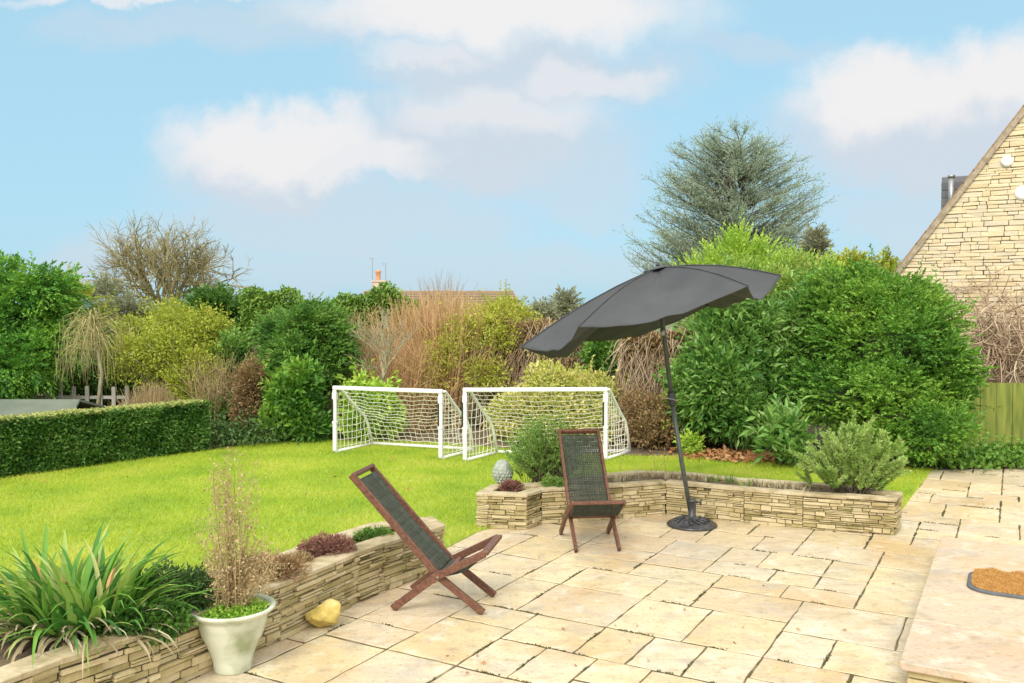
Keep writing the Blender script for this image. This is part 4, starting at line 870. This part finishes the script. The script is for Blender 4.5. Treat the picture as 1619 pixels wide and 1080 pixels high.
# ---------------------------------------------------------------- football goals
def goal(fl, fr, h, dep, rdir, label, drop=.5):
    """fl, fr: front feet on the ground; rdir: unit vector towards the back"""
    g = empty('football_goal', fl, label, 'football goal', 'two small white football goals on the lawn')
    up = Vector((0,0,1)); w = (fr-fl).normalized(); t = .05
    lean = rdir*-.02
    def fpt(foot, s, z): return foot+rdir*s+up*z
    b = MB(); b.bar(fl+up*(h-t/2)-w*t/2, fr+up*(h-t/2)+w*t/2, t, t); b.build('crossbar', M['white'], g, bevel=.012, seg=2)
    for f in (fl, fr):
        b = MB(); b.bar(f+up*.03, f+up*(h-t-.001), t, t, w); p = b.build('post', M['white'], g, bevel=.012, seg=2)
        b = MB(); b.bar(f+up*(h*.48)-w*t*.3, f+up*(h*.8)-w*t*.3, t*.45, t*1.06, rdir); b.build('black_sticker', M['black'], p)
        b = MB(); b.bar(f+up*(h*.44), f+up*(h*.48), t*1.2, t*1.2, w); b.build('sleeve', M['white'], p, bevel=.006); b = MB(); b.bar(f+up*(h*.8), f+up*(h*.9), t*1.15, t*1.15, w); b.build('sleeve', M['white'], p, bevel=.006)
        b = MB(); b.tube([fpt(f,.02,h-.03), fpt(f,.1,h-.035), fpt(f,dep*.55,h*.64), fpt(f,dep*.78,h*.48), fpt(f,dep*.86,h*.36), fpt(f,dep,.03)], .019, 10)
        b.build('side_frame', M['white'], g, smooth=True)
        b = MB(); b.tube([fpt(f,0,.025), fpt(f,dep,.025)], .022, 10); b.build('ground_bar', M['white'], g, smooth=True)
    b = MB(); b.tube([fpt(fl,dep,.03), fpt(fr,dep,.03)], .022, 10); b.build('rear_bar', M['white'], g, smooth=True)
    prof = [(.03,h-.03),(.1,h-.04),(dep*.55,h*.64),(dep*.78,h*.48),(dep*.86,h*.36),(dep,.04)]
    def pr(u):
        ls = [math.dist(prof[i],prof[i+1]) for i in range(5)]; d = u*sum(ls)
        for i, l_ in enumerate(ls):
            if d <= l_ or i == 4: k = min(1,d/l_); return (prof[i][0]+(prof[i+1][0]-prof[i][0])*k, prof[i][1]+(prof[i+1][1]-prof[i][1])*k)
            d -= l_
    b = MB(); W_ = (fr-fl).length; r = .0042
    def bp(a, u):
        s, z = pr(u); sg = 4*a*(1-a)*math.sin(math.pi*u); wv = .008*math.sin(a*31+u*17)
        return fl+w*(W_*a)+rdir*(s-.05*sg*0+wv)+up*(z-.07*sg+wv)
    nv, nh = int(W_/.085), 15
    for i in range(nv+1): b.tube([bp(i/nv, k/12) for k in range(13)], r, 3, False)
    for k in range(nh+1): b.tube([bp(i/16, k/nh) for i in range(17)], r, 3, False)
    for f, sgn in ((fl,1),(fr,-1)):       # side nets
        for k in range(1, 10):
            z = h*k/10; smax = 0
            for q in range(41):
                s, zz = pr(q/40)
                if zz >= z: smax = s
            b.tube([f+rdir*(smax*q/5)+up*(z-.02*math.sin(math.pi*q/5))+w*sgn*.012*math.sin(q*1.3+k) for q in range(6)], r, 3, False)
        for k in range(1, 9):
            s = dep*k/9; zmax = .04
            for q in range(41):
                s2, zz = pr(q/40)
                if s2 <= s: zmax = zz
            b.tube([f+rdir*(s+.008*math.sin(q*1.7))+up*(.04+(zmax-.04)*q/5)+w*sgn*.01*math.sin(q+k) for q in range(6)], r, 3, False)
    b.build('net', M['net'], g)
def gdir(a, b): d = (b-a); d.z = 0; return d.normalized()
l0, l1 = G(530,717), G(697,728)
goal(l0, l1, .87, .78, (gdir(l1, G(746,712))+gdir(l0, G(582,707.5))).normalized(), 'left white football goal with sagging net on the lawn')
r0, r1 = G(735,731), G(957,729)
goal(r0, r1, .9, .72, (gdir(r1, G(988,722))+gdir(r0, G(776,717))).normalized(), 'right white football goal partly behind the upright deckchair')
# ---------------------------------------------------------------- pot with dead stems
def pot():
    c = G(372,1069); c.y += .09; c.x = at(368,1000,c.y).x; base = Vector((c.x,c.y,0))
    g = empty('plant_pot', base, 'pale green flared plant pot holding dead stems beside the raised bed', 'plant pot')
    prof = [(.088,0),(.094,.01),(.098,.05),(.108,.09),(.135,.15),(.158,.2),(.168,.24),(.17,.243),(.172,.27),(.176,.285),(.2,.3),(.212,.312),(.214,.322),(.2,.326),(.183,.315),(.175,.285),(.16,.27)]
    b = MB(); b.lathe(base, prof, 56); b.build('pot_body', M['pot'], g, smooth=True)
    b = MB(); b.lathe(base, [(.17,.272),(.16,.285),(.08,.295),(.01,.298)], 32); b.build('soil', M['soil'], g, smooth=True)
    p = empty('dead_potted_plant', base+Vector((0,0,.3)), 'tall dry brown twiggy plant growing from the pale green pot', 'plant')
    n = 46; A = np.array(base)+R.normal(size=(n,3))*[.03,.03,0]+[0,0,.29]; ang = R.uniform(0,6.28,n); hh = np.where(R.uniform(size=n) < .5, R.uniform(.5,.84,n), R.uniform(.2,.5,n))
    rad = np.where(hh > .5, R.uniform(0,.1,n), R.uniform(.06,.26,n)); B = A+np.stack([np.cos(ang)*rad, np.sin(ang)*rad, hh],1)
    parts = [strand_geo(A, B, .0034, .05, 5)]
    m = 1200; k = R.integers(0,n,m); t = R.uniform(.08,1,m)[:,None]; A2 = A[k]+(B[k]-A[k])*t; B2 = A2+unit(R.normal(size=(m,3))+[0,0,.9])*R.uniform(.02,.075,m)[:,None]; parts.append(strand_geo(A2,B2,.0013,.1,2))
    # a side shoot to the right
    n2 = 20; A4 = np.array(base)+R.normal(size=(n2,3))*[.02,.02,0]+[0,0,.3]; B4 = np.array(base)+np.stack([R.uniform(.08,.24,n2),R.normal(0,.06,n2),R.uniform(.45,.62,n2)],1); parts.append(strand_geo(A4,B4,.002,.08,4))
    m2 = 300; k2 = R.integers(0,n2,m2); A5 = A4[k2]+(B4[k2]-A4[k2])*R.uniform(.4,1,m2)[:,None]; B5 = A5+unit(R.normal(size=(m2,3))+[.2,0,.7])*.06; parts.append(strand_geo(A5,B5,.0012,.1,2))
    V, T = merge(parts); tri_mesh('stems', V, T, M['tan'], p)
    Q = np.concatenate([B2, B5]); Q = np.repeat(Q, 2, 0)+R.normal(size=(len(Q)*2,3))*.004; V, T = leaf_geo(Q, R.normal(size=Q.shape), .015, .008); tri_mesh('dry_buds', V, T, M['tan'], p)
    q = empty('pot_groundcover', base+Vector((0,0,.3)), 'fresh bright green leafy ground cover filling the pale green pot', 'plant')
    m = 2600; a = R.uniform(0,6.28,m); r = .172*R.uniform(0,1,m)**.5; P = np.array(base)+np.stack([np.cos(a)*r,np.sin(a)*r,.295+.035*R.uniform(0,1,m)*(1.1-(r/.172)**3)+.006*np.sin(a*5)],1)
    V, T = leaf_geo(P, R.normal(size=(m,3))+[0,0,.8], .02, .013); tri_mesh('foliage', V, T, M['potgreen'], q)
pot()
# ---------------------------------------------------------------- rock
def rock():
    import bmesh
    c = G(506,1000); c.y += .08; bm = bmesh.new(); bmesh.ops.create_icosphere(bm, subdivisions=4, radius=1)
    rr = random.Random(4); planes = [(Vector((rr.gauss(0,1),rr.gauss(0,1),rr.gauss(0,.8))).normalized(), rr.uniform(.62,.92)) for _ in range(13)]
    for v in bm.verts:
        k = 1
        for n_, d_ in planes:
            q = v.co.normalized().dot(n_)
            if q > 0: k = min(k, d_*.82/q)
        v.co = Vector((v.co.x*k*.135, v.co.y*k*.105, v.co.z*k*.095))
        v.co += v.co.normalized()*.003*math.sin(v.co.x*90)*math.sin(v.co.z*110)
    for v in bm.verts: v.co += Vector((c.x, c.y, .07)); v.co.z = max(v.co.z, .001)
    me = bpy.data.meshes.new('rock'); bm.to_mesh(me); bm.free(); o = link('rock', me, M['rock']); tag(o, 'yellowish angular rock lying on the patio against the raised bed', 'rock')
rock()
# ---------------------------------------------------------------- strap leaved plant
def strap_geo(n, c, rx, ry, z0, Lr, Wr, out_, seg=7, droop=1.0):
    Vs = []; Ts = []; b = 0
    for i in range(n):
        a = R.uniform(0,6.283); r0 = R.uniform(0,1)**.6; p = np.array([c[0]+math.cos(a)*rx*r0, c[1]+math.sin(a)*ry*r0, z0]); Lf = R.uniform(*Lr); w = R.uniform(*Wr)
        th = R.normal(a, .5); el = R.uniform(*out_); dz = R.uniform(.4,1.4)*droop; fold = .25
        pts = []; e = el; q = p.copy()
        for k in range(seg+1):
            pts.append(q.copy()); d = np.array([math.cos(th)*math.cos(e), math.sin(th)*math.cos(e), math.sin(e)]); q = q+d*Lf/seg; e -= dz*(k/seg)*.42; th += R.normal(0,.06)
            if q[2] < .29-.27*(1 if q[1] < 3.4+0*q[0] and False else 0): q[2] = max(q[2], .02)
        for k, q in enumerate(pts):
            t = k/seg; ww = w*(1-t**2.2)*(.6+.4*min(1,t*5))+.0006; d = pts[min(k+1,seg)]-pts[max(k-1,0)]; s = np.cross(d,[0,0,1.]); s /= np.linalg.norm(s)+1e-9; u = np.cross(s,d); u /= np.linalg.norm(u)+1e-9
            Vs += [q-s*ww/2+u*ww*fold, q, q+s*ww/2+u*ww*fold]
        for k in range(seg):
            o = b+k*3
            for j in (0,1): Ts += [[o+j,o+j+1,o+j+4],[o+j,o+j+4,o+j+3]]
        b += 3*(seg+1)
    return np.array(Vs), np.array(Ts)
def strap_plant():
    c = at(128, 985, 4.2); g = empty('strap_leaved_plant', (c.x,c.y,.27), 'large clump of green strap leaves with dead tan leaves in the left raised bed', 'plant')
    cc = (c.x-.02, c.y, .28)
    V, T = strap_geo(190, cc, .28, .14, .27, (.3,.54), (.026,.05), (.8,1.45), droop=.95); tri_mesh('green_leaves', V, T, M['strap'], g)
    V, T = strap_geo(80, cc, .32, .15, .28, (.35,.55), (.018,.036), (.3,.9), droop=1.3); tri_mesh('arching_leaves', V, T, M['strap'], g)
    V, T = strap_geo(150, (cc[0]-.08,cc[1]-.08,0), .4, .13, .29, (.2,.42), (.014,.03), (.0,.8), droop=1.25); tri_mesh('dead_leaves', V, T, M['deadstrap'], g)
    V, T = strap_geo(22, (at(15,935,4.3).x,4.35,0), .1, .08, .38, (.05,.12), (.012,.02), (.2,1.3)); tri_mesh('red_leaves', V, T, M['redstem'], g)
    V, T = strap_geo(12, cc, .25, .12, .45, (.1,.2), (.01,.016), (.9,1.4)); tri_mesh('orange_tips', V, T, M['litter'], g)
strap_plant()
def low_bush(name, label, px, py, z, r, n, Lg, Wd, mt, cat='plant', k=14, core=.7, hz=.55):
    c = G(px, py, z); g = empty(name, (c.x,c.y,.27), label, cat); bl = [((c.x+dx*r, c.y+dy*r, z), (r*q, r*q*.8, r*q*hz)) for dx,dy,q in ((0,0,1),(.6,.3,.7),(-.6,-.2,.75))]
    crown('foliage', bl, n, k, r*.25, Lg, Wd, M[mt], g, core=core, lo=.8); return g
low_bush('small_leaved_bush', 'rounded dark small leaved bush between the strap leaves and the pot', 262, 945, .36, .2, 420, .026, .016, 'boxy')
low_bush('trailing_bush', 'dark leafy trailing bush spilling over the bed behind the pot', 225, 985, .33, .14, 240, .03, .02, 'hedge')
low_bush('brown_heather', 'faded brown heather mound behind the pot stems', 425, 905, .34, .14, 300, .03, .006, 'heatherb', 'heather')
low_bush('purple_heather', 'purple brown heather mound nearest the left deckchair', 516, 868, .34, .115, 300, .026, .006, 'heather', 'heather')
low_bush('green_heather', 'small green cushion plant at the far end of the left raised bed', 590, 850, .3, .09, 130, .024, .009, 'ground', 'plant')
low_bush('straw_tuft', 'dry straw tuft between the two heather mounds', 470, 890, .31, .06, 120, .04, .004, 'tan', 'plant')
# bed plants on the right
def rosemary(name, label, px, py, z, Y, hpx, wpx, ns, mt, tilt=.55, cat='shrub', nl=110, Ln=.026):
    c = at(px, py, Y); s = Y/F; g = empty(name, (c.x,Y,.24), label, cat)
    hw, hh = wpx*s, hpx*s; A = np.stack([c.x+R.normal(0,.22,ns)*hw, Y+R.normal(0,.2,ns)*hw*.5, np.full(ns,.24)],1)
    a = R.uniform(-1,1,ns); B = np.stack([c.x+a*hw*R.uniform(.6,.95,ns), Y+R.uniform(-.6,.6,ns)*hw*.7, .24+hh*np.sqrt(np.clip(1-(a*.8)**2,.1,1))*R.uniform(.45,1.02,ns)],1)
    V, T = strand_geo(A, B, .004, .08, 4); tri_mesh('stems', V, T, M['bark'], g)
    # needles on the outer two thirds of each shoot (curved shoots are re-traced straight-ish with the same ends)
    t = R.uniform(.3,1.02,(ns,nl,1)); P = A[:,None]+(B-A)[:,None]*t; d = unit(B-A)[:,None]
    w = R.normal(size=(ns,nl,3)); w = unit(w-(w*d).sum(-1,keepdims=True)*d); D = w*.8+d*.9
    V, T = leaf_geo((P+w*.002).reshape(-1,3), D.reshape(-1,3), Ln, .008, .1); 
    # side shoots
    m = ns*2; k = R.integers(0,ns,m); A2 = A[k]+(B[k]-A[k])*R.uniform(.3,.85,m)[:,None]; B2 = A2+unit((B[k]-A[k])+R.normal(size=(m,3))*[.4,.4,.1]*.6)*R.uniform(.04,.14,m)[:,None]*hh/.4
    t = R.uniform(.1,1.02,(m,nl//2,1)); P = A2[:,None]+(B2-A2)[:,None]*t; d = unit(B2-A2)[:,None]; w = R.normal(size=(m,nl//2,3)); w = unit(w-(w*d).sum(-1,keepdims=True)*d); D = w*.8+d*.9
    V3, T3 = leaf_geo(P.reshape(-1,3), D.reshape(-1,3), Ln, .006, .1); V, T = merge([(V,T),(V3,T3)])
    tri_mesh('needles', V, T, M[mt], g)
rosemary('rosemary_bush', 'pale green upright rosemary bush at the right end of the curved raised bed', 1350, 775, .24, 7.4, 118, 96, 84, 'rosemary', nl=260, Ln=.036)
rosemary('herb_bush', 'darker bushy rosemary behind the upright deckchair in the pillar end of the bed', 866, 770, .24, 7.9, 112, 74, 190, 'rosemary2', nl=80)
rosemary('trailing_herb', 'green shoots trailing over the wall just left of the upright deckchair', 872, 795, .24, 7.6, 30, 22, 40, 'rosemary2', nl=50)
low_bush('red_sedum', 'small reddish tuft on the corner of the pillar bed', 808, 771, .3, .06, 130, .04, .006, 'heather', 'plant')
def ornament():
    c = G(795,760,.28); c.y -= .03; g = empty('stone_ornament', (c.x,c.y,.27), 'grey green textured stone ornament standing in the pillar bed', 'ornament')
    b = MB(); b.lathe((c.x,c.y,.26), [(.05,0),(.055,.02),(.07,.04),(.085,.08),(.087,.12),(.078,.16),(.055,.195),(.02,.215)], 28); b.build('body', M['statue'], g, smooth=True)
    b = MB()
    for j in range(7):
        z = .03+.026*j; rr = [.066,.08,.089,.088,.082,.068,.048][j]
        for k in range(16):
            a = 2*math.pi*(k+.5*(j % 2))/16; b.obox((c.x+math.cos(a)*rr, c.y+math.sin(a)*rr, .26+z), Vector((math.cos(a),math.sin(a),.3))*.006, Vector((-math.sin(a),math.cos(a),0))*.012, Vector((0,0,1))*.011)
    b.build('scales', M['statue'], g, bevel=.003)
ornament()
def sprigs(name, label, pts, n, h, mt, cat='plant', w=.008):
    c0 = G(*pts[0], .265); g = empty(name, (c0.x,c0.y,.265), label, cat); parts = []
    for p in pts:
        c = G(*p,.265); V, T = strap_geo(n, (c.x,c.y,0), .06, .04, .265, (h*.6,h), (w*.6,w), (.9,1.5), 4, .5); parts.append((V,T))
    V, T = merge(parts); tri_mesh('foliage', V, T, M[mt], g)
sprigs('daffodil_shoots', 'clump of blue green bulb shoots in the middle of the curved bed', [(1130,762),(1152,764)], 20, .12, 'ground')
sprigs('grey_leaf_sprig', 'grey green shoots right of the bulb shoots in the curved bed', [(1178,769)], 16, .11, 'rosemary')
sprigs('dry_sprigs', 'low dry brown sprigs at the shallow middle of the curved bed', [(975,762),(990,760),(1010,757),(1030,755),(1055,756),(1075,756),(1095,758),(1115,761),(1190,768),(1205,770),(1225,772),(1240,773),(1255,776),(1270,779)], 26, .08, 'deadstrap', w=.014)
def bare_twigs():
    c = G(1030,757,.24); g = empty('bare_bed_shrub', (c.x,c.y,.24), 'thin bare upright twigs in the curved bed left of the parasol pole', 'shrub')
    n = 9; A = np.array(c)+R.normal(size=(n,3))*[.12,.04,0]; B = A+np.stack([R.normal(0,.03,n),R.normal(0,.03,n),R.uniform(.12,.34,n)],1); V, T = strand_geo(A,B,.004,.05,3); tri_mesh('twigs', V, T, M['tan'], g)
bare_twigs()
# fallen leaves below the laurel
def litter():
    n = 900; P = []
    for px,py in ((1150,727),(1185,729),(1210,731),(1130,722)): P.append(R.normal(size=(n//4,3))*[.25,.15,0]+np.array(G(px,py))+[0,.1,.02])
    P = np.concatenate(P); P[:,2] = R.uniform(.015,.05,len(P)); V, T = leaf_geo(P, R.normal(size=P.shape)*[1,1,.3], .08, .05); o = tri_mesh('fallen_leaves', V, T, M['litter']); tag(o, 'red brown fallen leaves on the soil under the laurel', 'leaves', kind='stuff')
    pl = lawn_poly; x, y = scatter(pl, 34, -7, 4, 5, 11); P = np.stack([x,y,np.full(len(x),.025)],1); V, T = leaf_geo(P, R.normal(size=P.shape)*[1,1,.2], .05, .03); o = tri_mesh('lawn_leaves', V, T, M['litter']); tag(o, 'few scattered brown leaves lying on the lawn', 'leaves', kind='stuff')
litter()
def patio_leaves():
    P = np.array([tuple(G(R.uniform(560,1500), R.uniform(850,1070)))for _ in range(26)]+[tuple(G(R.uniform(1450,1600), R.uniform(750,830)))for _ in range(10)]); P[:,2] = .008; V, T = leaf_geo(P, R.normal(size=P.shape)*[1,1,.15], .026, .015); tag(tri_mesh('patio_leaves', V, T, M['litter']), 'few tiny brown leaves scattered on the patio paving', 'leaves', kind='stuff')
patio_leaves()
# ---------------------------------------------------------------- fences, shed, houses
def fence(name, a, b, h, mt, label, z0=0, bw=.14, posts=2.2):
    a = Vector(a); b = Vector(b); d = (b-a).normalized(); Ln = (b-a).length; nr = Vector((d.y,-d.x,0)); nr = nr if nr.y < 0 else -nr
    g = empty(name, (a.x,a.y,0), label, 'fence'); m = MB(); k = int(Ln/bw)
    for i in range(k):
        c = a+d*((i+.5)*bw)+nr*(.006*(i%2)); m.obox((c.x,c.y,z0+h/2+rnd.uniform(-.004,.004)), d*(bw/2-.003), nr*.008, Vector((0,0,h/2)))
    m.build('boards', mt, g)
    m = MB()
    for z in (.3,h-.25): c = a+d*(Ln/2)-nr*.04; m.obox((c.x,c.y,z), d*Ln/2, nr*.02, Vector((0,0,.035)))
    m.build('rails', mt, g); n = int(Ln/posts)+1
    for i in range(n):
        c = a+d*min(Ln,(i*posts))-nr*.08; m = MB(); m.obox((c.x,c.y,h/2+.02), d*.045, nr*.045, Vector((0,0,h/2+.03))); m.build('post', mt, g, bevel=.004)
fence('board_fence', (-6.2,14.9,0), (2.2,14.3,0), 1.25, M['fence'], 'weathered brown board fence behind the goals and shrubs')
fence('mossy_fence', (5.2,11.75,0), (9.5,11.2,0), .88, M['fencegreen'], 'green mossy board fence below the bare climber at the right edge', bw=.2)
m = MB(); m.box(0,0,0,0,0,0)
def shed():
    Y = 11.3; a = at(-260,655,Y); b = at(138,629,Y+.5); c = at(157,650,Y-.4); g = empty('low_shed', (b.x-1.5,Y,0), 'low shed with grey green felt roof behind the clipped hedge', 'shed')
    zr = b.z; ze = zr-.3; x0, x1 = b.x-3.2, b.x; y = Y+.3
    r = MB(); r.add([(x0,y-1.0,ze),(x1+.28,y-1.0,ze),(x1,y,zr),(x0,y,zr),(x1,y,zr),(x1+.28,y+1,ze),(x0,y+1,ze)], [(0,1,2,3),(3,4,5,6)]); o = r.build('roof', M['felt'], g); s = o.modifiers.new('t','SOLIDIFY'); s.thickness = .03
    w = MB(); w.box(x0+.05,x1+.2,y-.93,y+.93,0,ze-.03); w.build('wall', M['fence'], g)
shed()
def pickets():
    g = empty('picket_fence', at(40,640,13.9), 'pale picket fence glimpsed through the dark gap behind the shed roof', 'fence'); a = at(0,650,13.8); 
    for px in range(-30,215,21):
        c = at(px,640,13.8); m = MB(); m.box(c.x-.03,c.x+.03,13.79,13.81,.1,.66+.02*math.sin(px)); m.build('picket', M['picket'], g)
    m = MB(); p, q = at(-40,640,13.83).x, at(205,640,13.83).x; m.box(p,q,13.815,13.84,.45,.5); m.build('rail', M['picket'], g)
pickets()
def gable_house():
    a = at(1420,435,14.0); ex = a.x; base = Vector((a.x,a.y,0)); ze = a.z; g = empty('stone_house', base, 'honey coloured stone gable house with steep verge at the right edge', 'house')
    sl = (4.81-ze)/1.73; half = 4.3; Wd = 2*half; zt = ze+sl*half; nr = -AX
    nr = Vector((-.495,-.869,0)); m = MB()
    def top(t): return ze+sl*min(t, Wd-t)
    z = 0
    while z < zt-.1:
        h = rnd.uniform(.035,.085); t0 = max(0, (z+h*.5-ze)/sl) if z > ze else 0; t1 = Wd-t0; t = t0
        while t < min(t1, 5.5):
            l2 = rnd.uniform(.08,.34); l2 = min(l2, t1-t)
            if t1-t-l2 < .08: l2 = t1-t
            c = base+BX*(t+l2/2)+nr*rnd.uniform(-.012,.006); m.obox((c.x,c.y,z+h/2), BX*(l2/2-.0025), nr*.06, Vector((0,0,h/2-.0025)), .006); t += l2
        z += h
    m.build('wall', M['housestone'], g, bevel=.006)
    # solid wall behind the face stones, pentagon
    D = 7.0; m = MB(); o = base-nr*.04; P = [(0,0),(Wd,0),(Wd,ze),(half,zt-.05),(0,ze-.05)]
    v = [tuple(o+BX*t+Vector((0,0,z))) for t,z in P]+[tuple(o+BX*t+Vector((0,0,z))-nr*D) for t,z in P]; m.add(v, [(0,1,2,3,4),(9,8,7,6,5)]+[(i,i+5,(i+1)%5+5,(i+1)%5) for i in range(5)]); m.build('mortar', M['housemortar'], g)
    for s in (0,1):
        m = MB(); n = 26
        e0 = base+BX*(0 if s == 0 else Wd)+Vector((0,0,ze)); e1 = base+BX*half+Vector((0,0,zt)); d = (e1-e0); k = int(d.length/.11); dn = d.normalized(); up = Vector((0,0,1)); pn = (up-dn*up.dot(dn)).normalized()
        e0 = e0-dn*.35
        k += 3
        for i in range(k):   # tile courses
            c = e0+dn*(.11*i+.07)+pn*(.05+.002*(i % 2))-nr*(D/2-.1)+pn*.012; m.obox(c, dn*.075, nr*(D/2), pn*.012+dn*.0)
        rf = m.build('roof', M['tile'], g)
        m = MB(); m.bar(e0+nr*.075+pn*.02, e1+nr*.075+pn*.02, .05, .075, pn); m.build('verge', M['verge'], g)
    # slate dormer behind the verge with a flue
    c = at(1503,300,16.2); d_ = MB(); bs = Vector((c.x+.15,16.2,0))
    d_.obox((bs.x,bs.y,c.z-.2), BX*.25, AX*.5, Vector((0,0,.38))); dm = d_.build('dormer', M['slate'], g, bevel=.01)
    d_ = MB(); cc = at(1503,290,15.9)
    for z in range(5): d_.obox((bs.x-AX.x*.505,bs.y-AX.y*.505,c.z-.55+z*.14), BX*.255, AX*.008, Vector((0,0,.066)))
    d_.build('slate_hanging', M['slate'], dm, bevel=.003)
    d_ = MB(); fl = at(1504,300,15.5); d_.tube([(fl.x,15.5,fl.z-.5),(fl.x,15.5,at(1504,280,15.5).z)], .05, 10); d_.tube([(fl.x,15.5,at(1504,281,15.5).z),(fl.x,15.5,at(1504,277,15.5).z)], .062, 10); d_.build('flue', M['metal'], dm, smooth=True)
    # white round vents on the wall
    for px, py, r in ((1592,255,.085),(1617,305,.11)):
        rr = ray(px,py); o0 = Vector((0,0,H)); t = (base+nr*.07-o0).dot(nr)/rr.dot(nr); p = o0+rr*t
        m = MB(); m.tube([p-nr*.03, p+nr*.0, p+nr*.02, p+nr*.03], [r,r,r*.9,r*.6], 20); m.build('round_vent', M['white'], g, smooth=True)
    return base
hb = gable_house()
def climber():
    g = empty('wall_climber', hb, 'tangled bare tan climber stems on the stone gable and fence at the right edge', 'climber'); n = 520; A = []; B = []
    o0 = Vector((0,0,H)); nr = Vector((-.495,-.869,0)); bl = hb+nr*.12
    def on(px, py, off): rr = ray(px,py); t = (hb+nr*off-o0).dot(nr)/rr.dot(nr); return o0+rr*t
    parts = []
    for i in range(620):
        px = 1545+abs(R.normal(0,70)); py = R.normal(552,40); p = np.array(on(px,py,R.uniform(.3,1.2))); a = R.uniform(0,6.28); ln = R.uniform(.25,.8)
        q = p+ln*np.array([math.cos(a)*.8, R.normal(0,.2), math.sin(a)*.8-.15]); parts.append((p,q,R.uniform(.008,.018)))
    V1, T1 = strand_geo(np.array([p[0] for p in parts]), np.array([p[1] for p in parts]), np.array([p[2] for p in parts]), .2, 7)
    parts = []
    for i in range(60):       # thin runners creeping up the wall
        px = R.uniform(1450,1640); py = R.uniform(450,530); p = np.array(on(px,py,.08)); px2 = px+R.normal(0,35); py2 = py-R.uniform(-30,45); q = np.array(on(px2,py2,.09)); parts.append((p,q,R.uniform(.003,.007)))
    V2, T2 = strand_geo(np.array([p[0] for p in parts]), np.array([p[1] for p in parts]), np.array([p[2] for p in parts]), .12, 6)
    V, T = merge([(V1,T1),(V2,T2)]); tri_mesh('stems', V, T, M['vine'], g)
    b = MB()
    for px, dx in ((1560,10),(1590,-14),(1640,8)):
        p = on(px,600,.9); b.tube([(p.x,p.y,0),(p.x+.05,p.y,.5),tuple(on(px+dx,560,.9)),tuple(on(px+dx*3,500,.5))], [.03,.026,.02,.01], 7)
    b.build('main_stem', M['vine'], g, smooth=True)
climber()
def bungalow():
    Y = 72; rl, rr = at(585,466,Y), at(812,461,Y); er = at(822,481,Y-5); zr = at(800,461.5,Y).z; ze = 2.3; g = empty('distant_bungalow', ((rl.x+rr.x)/2,Y,0), 'distant brown roofed bungalow with brick chimney beyond the hedges', 'house')
    x0, x1 = rl.x, rr.x; m = MB(); n = 9
    for i in range(n):
        t0, t1 = i/n, (i+1)/n
        for sg in (-1,1):
            y0, y1 = Y+sg*(5-5*t0), Y+sg*(5-5*t1-.1); z0, z1 = ze+(zr-ze)*t0+.03, ze+(zr-ze)*t1
            m.add([(x0-.5+0*t0,y0,z0),(x1+.55*(1-t0),y0,z0),(x1+.55*(1-t1),y1,z1),(x0-.5,y1,z1)], [(0,1,2,3) if sg < 0 else (3,2,1,0)])
    m.tube([(x0-.5,Y,zr),(x1,Y,zr)], .1, 6); m.build('roof', M['tile'], g)
    m = MB(); m.box(x0-.2,x1+.2,Y-4.6,Y+4.6,-.05,ze+.0); m.build('wall', M['brick'], g)
    s = Y/F; c = at(600,452,Y); m = MB(); m.box(c.x-.52,c.x+.52,Y-.4,Y+.4,zr-.3,at(600,446,Y).z); m.box(c.x-.6,c.x+.6,Y-.48,Y+.48,at(600,446,Y).z,at(600,443.5,Y).z); ch = m.build('chimney', M['brick'], g)
    m = MB(); z0 = at(600,444,Y).z; m.lathe((c.x-.1,Y,z0), [(.26,0),(.2,.1),(.18,.6),(.24,.68),(.24,.8),(.18,.84)], 14); m.build('chimney_pot', M['terracotta'], ch, smooth=True)
    for px, top in ((589,408),(610,417)):
        m = MB(); x = at(px,430,Y).x; zt = at(px,top,Y).z; m.tube([(x,Y-.1,zr),(x,Y-.1,zt)], .03, 5); m.tube([(x-.25,Y-.1,zt),(x+.15,Y-.1,zt)], .025, 5); m.tube([(x-.2,Y-.3,zt-.1),(x-.2,Y+.1,zt-.1)], .02, 5); m.build('aerial', M['metal'], ch)
bungalow()
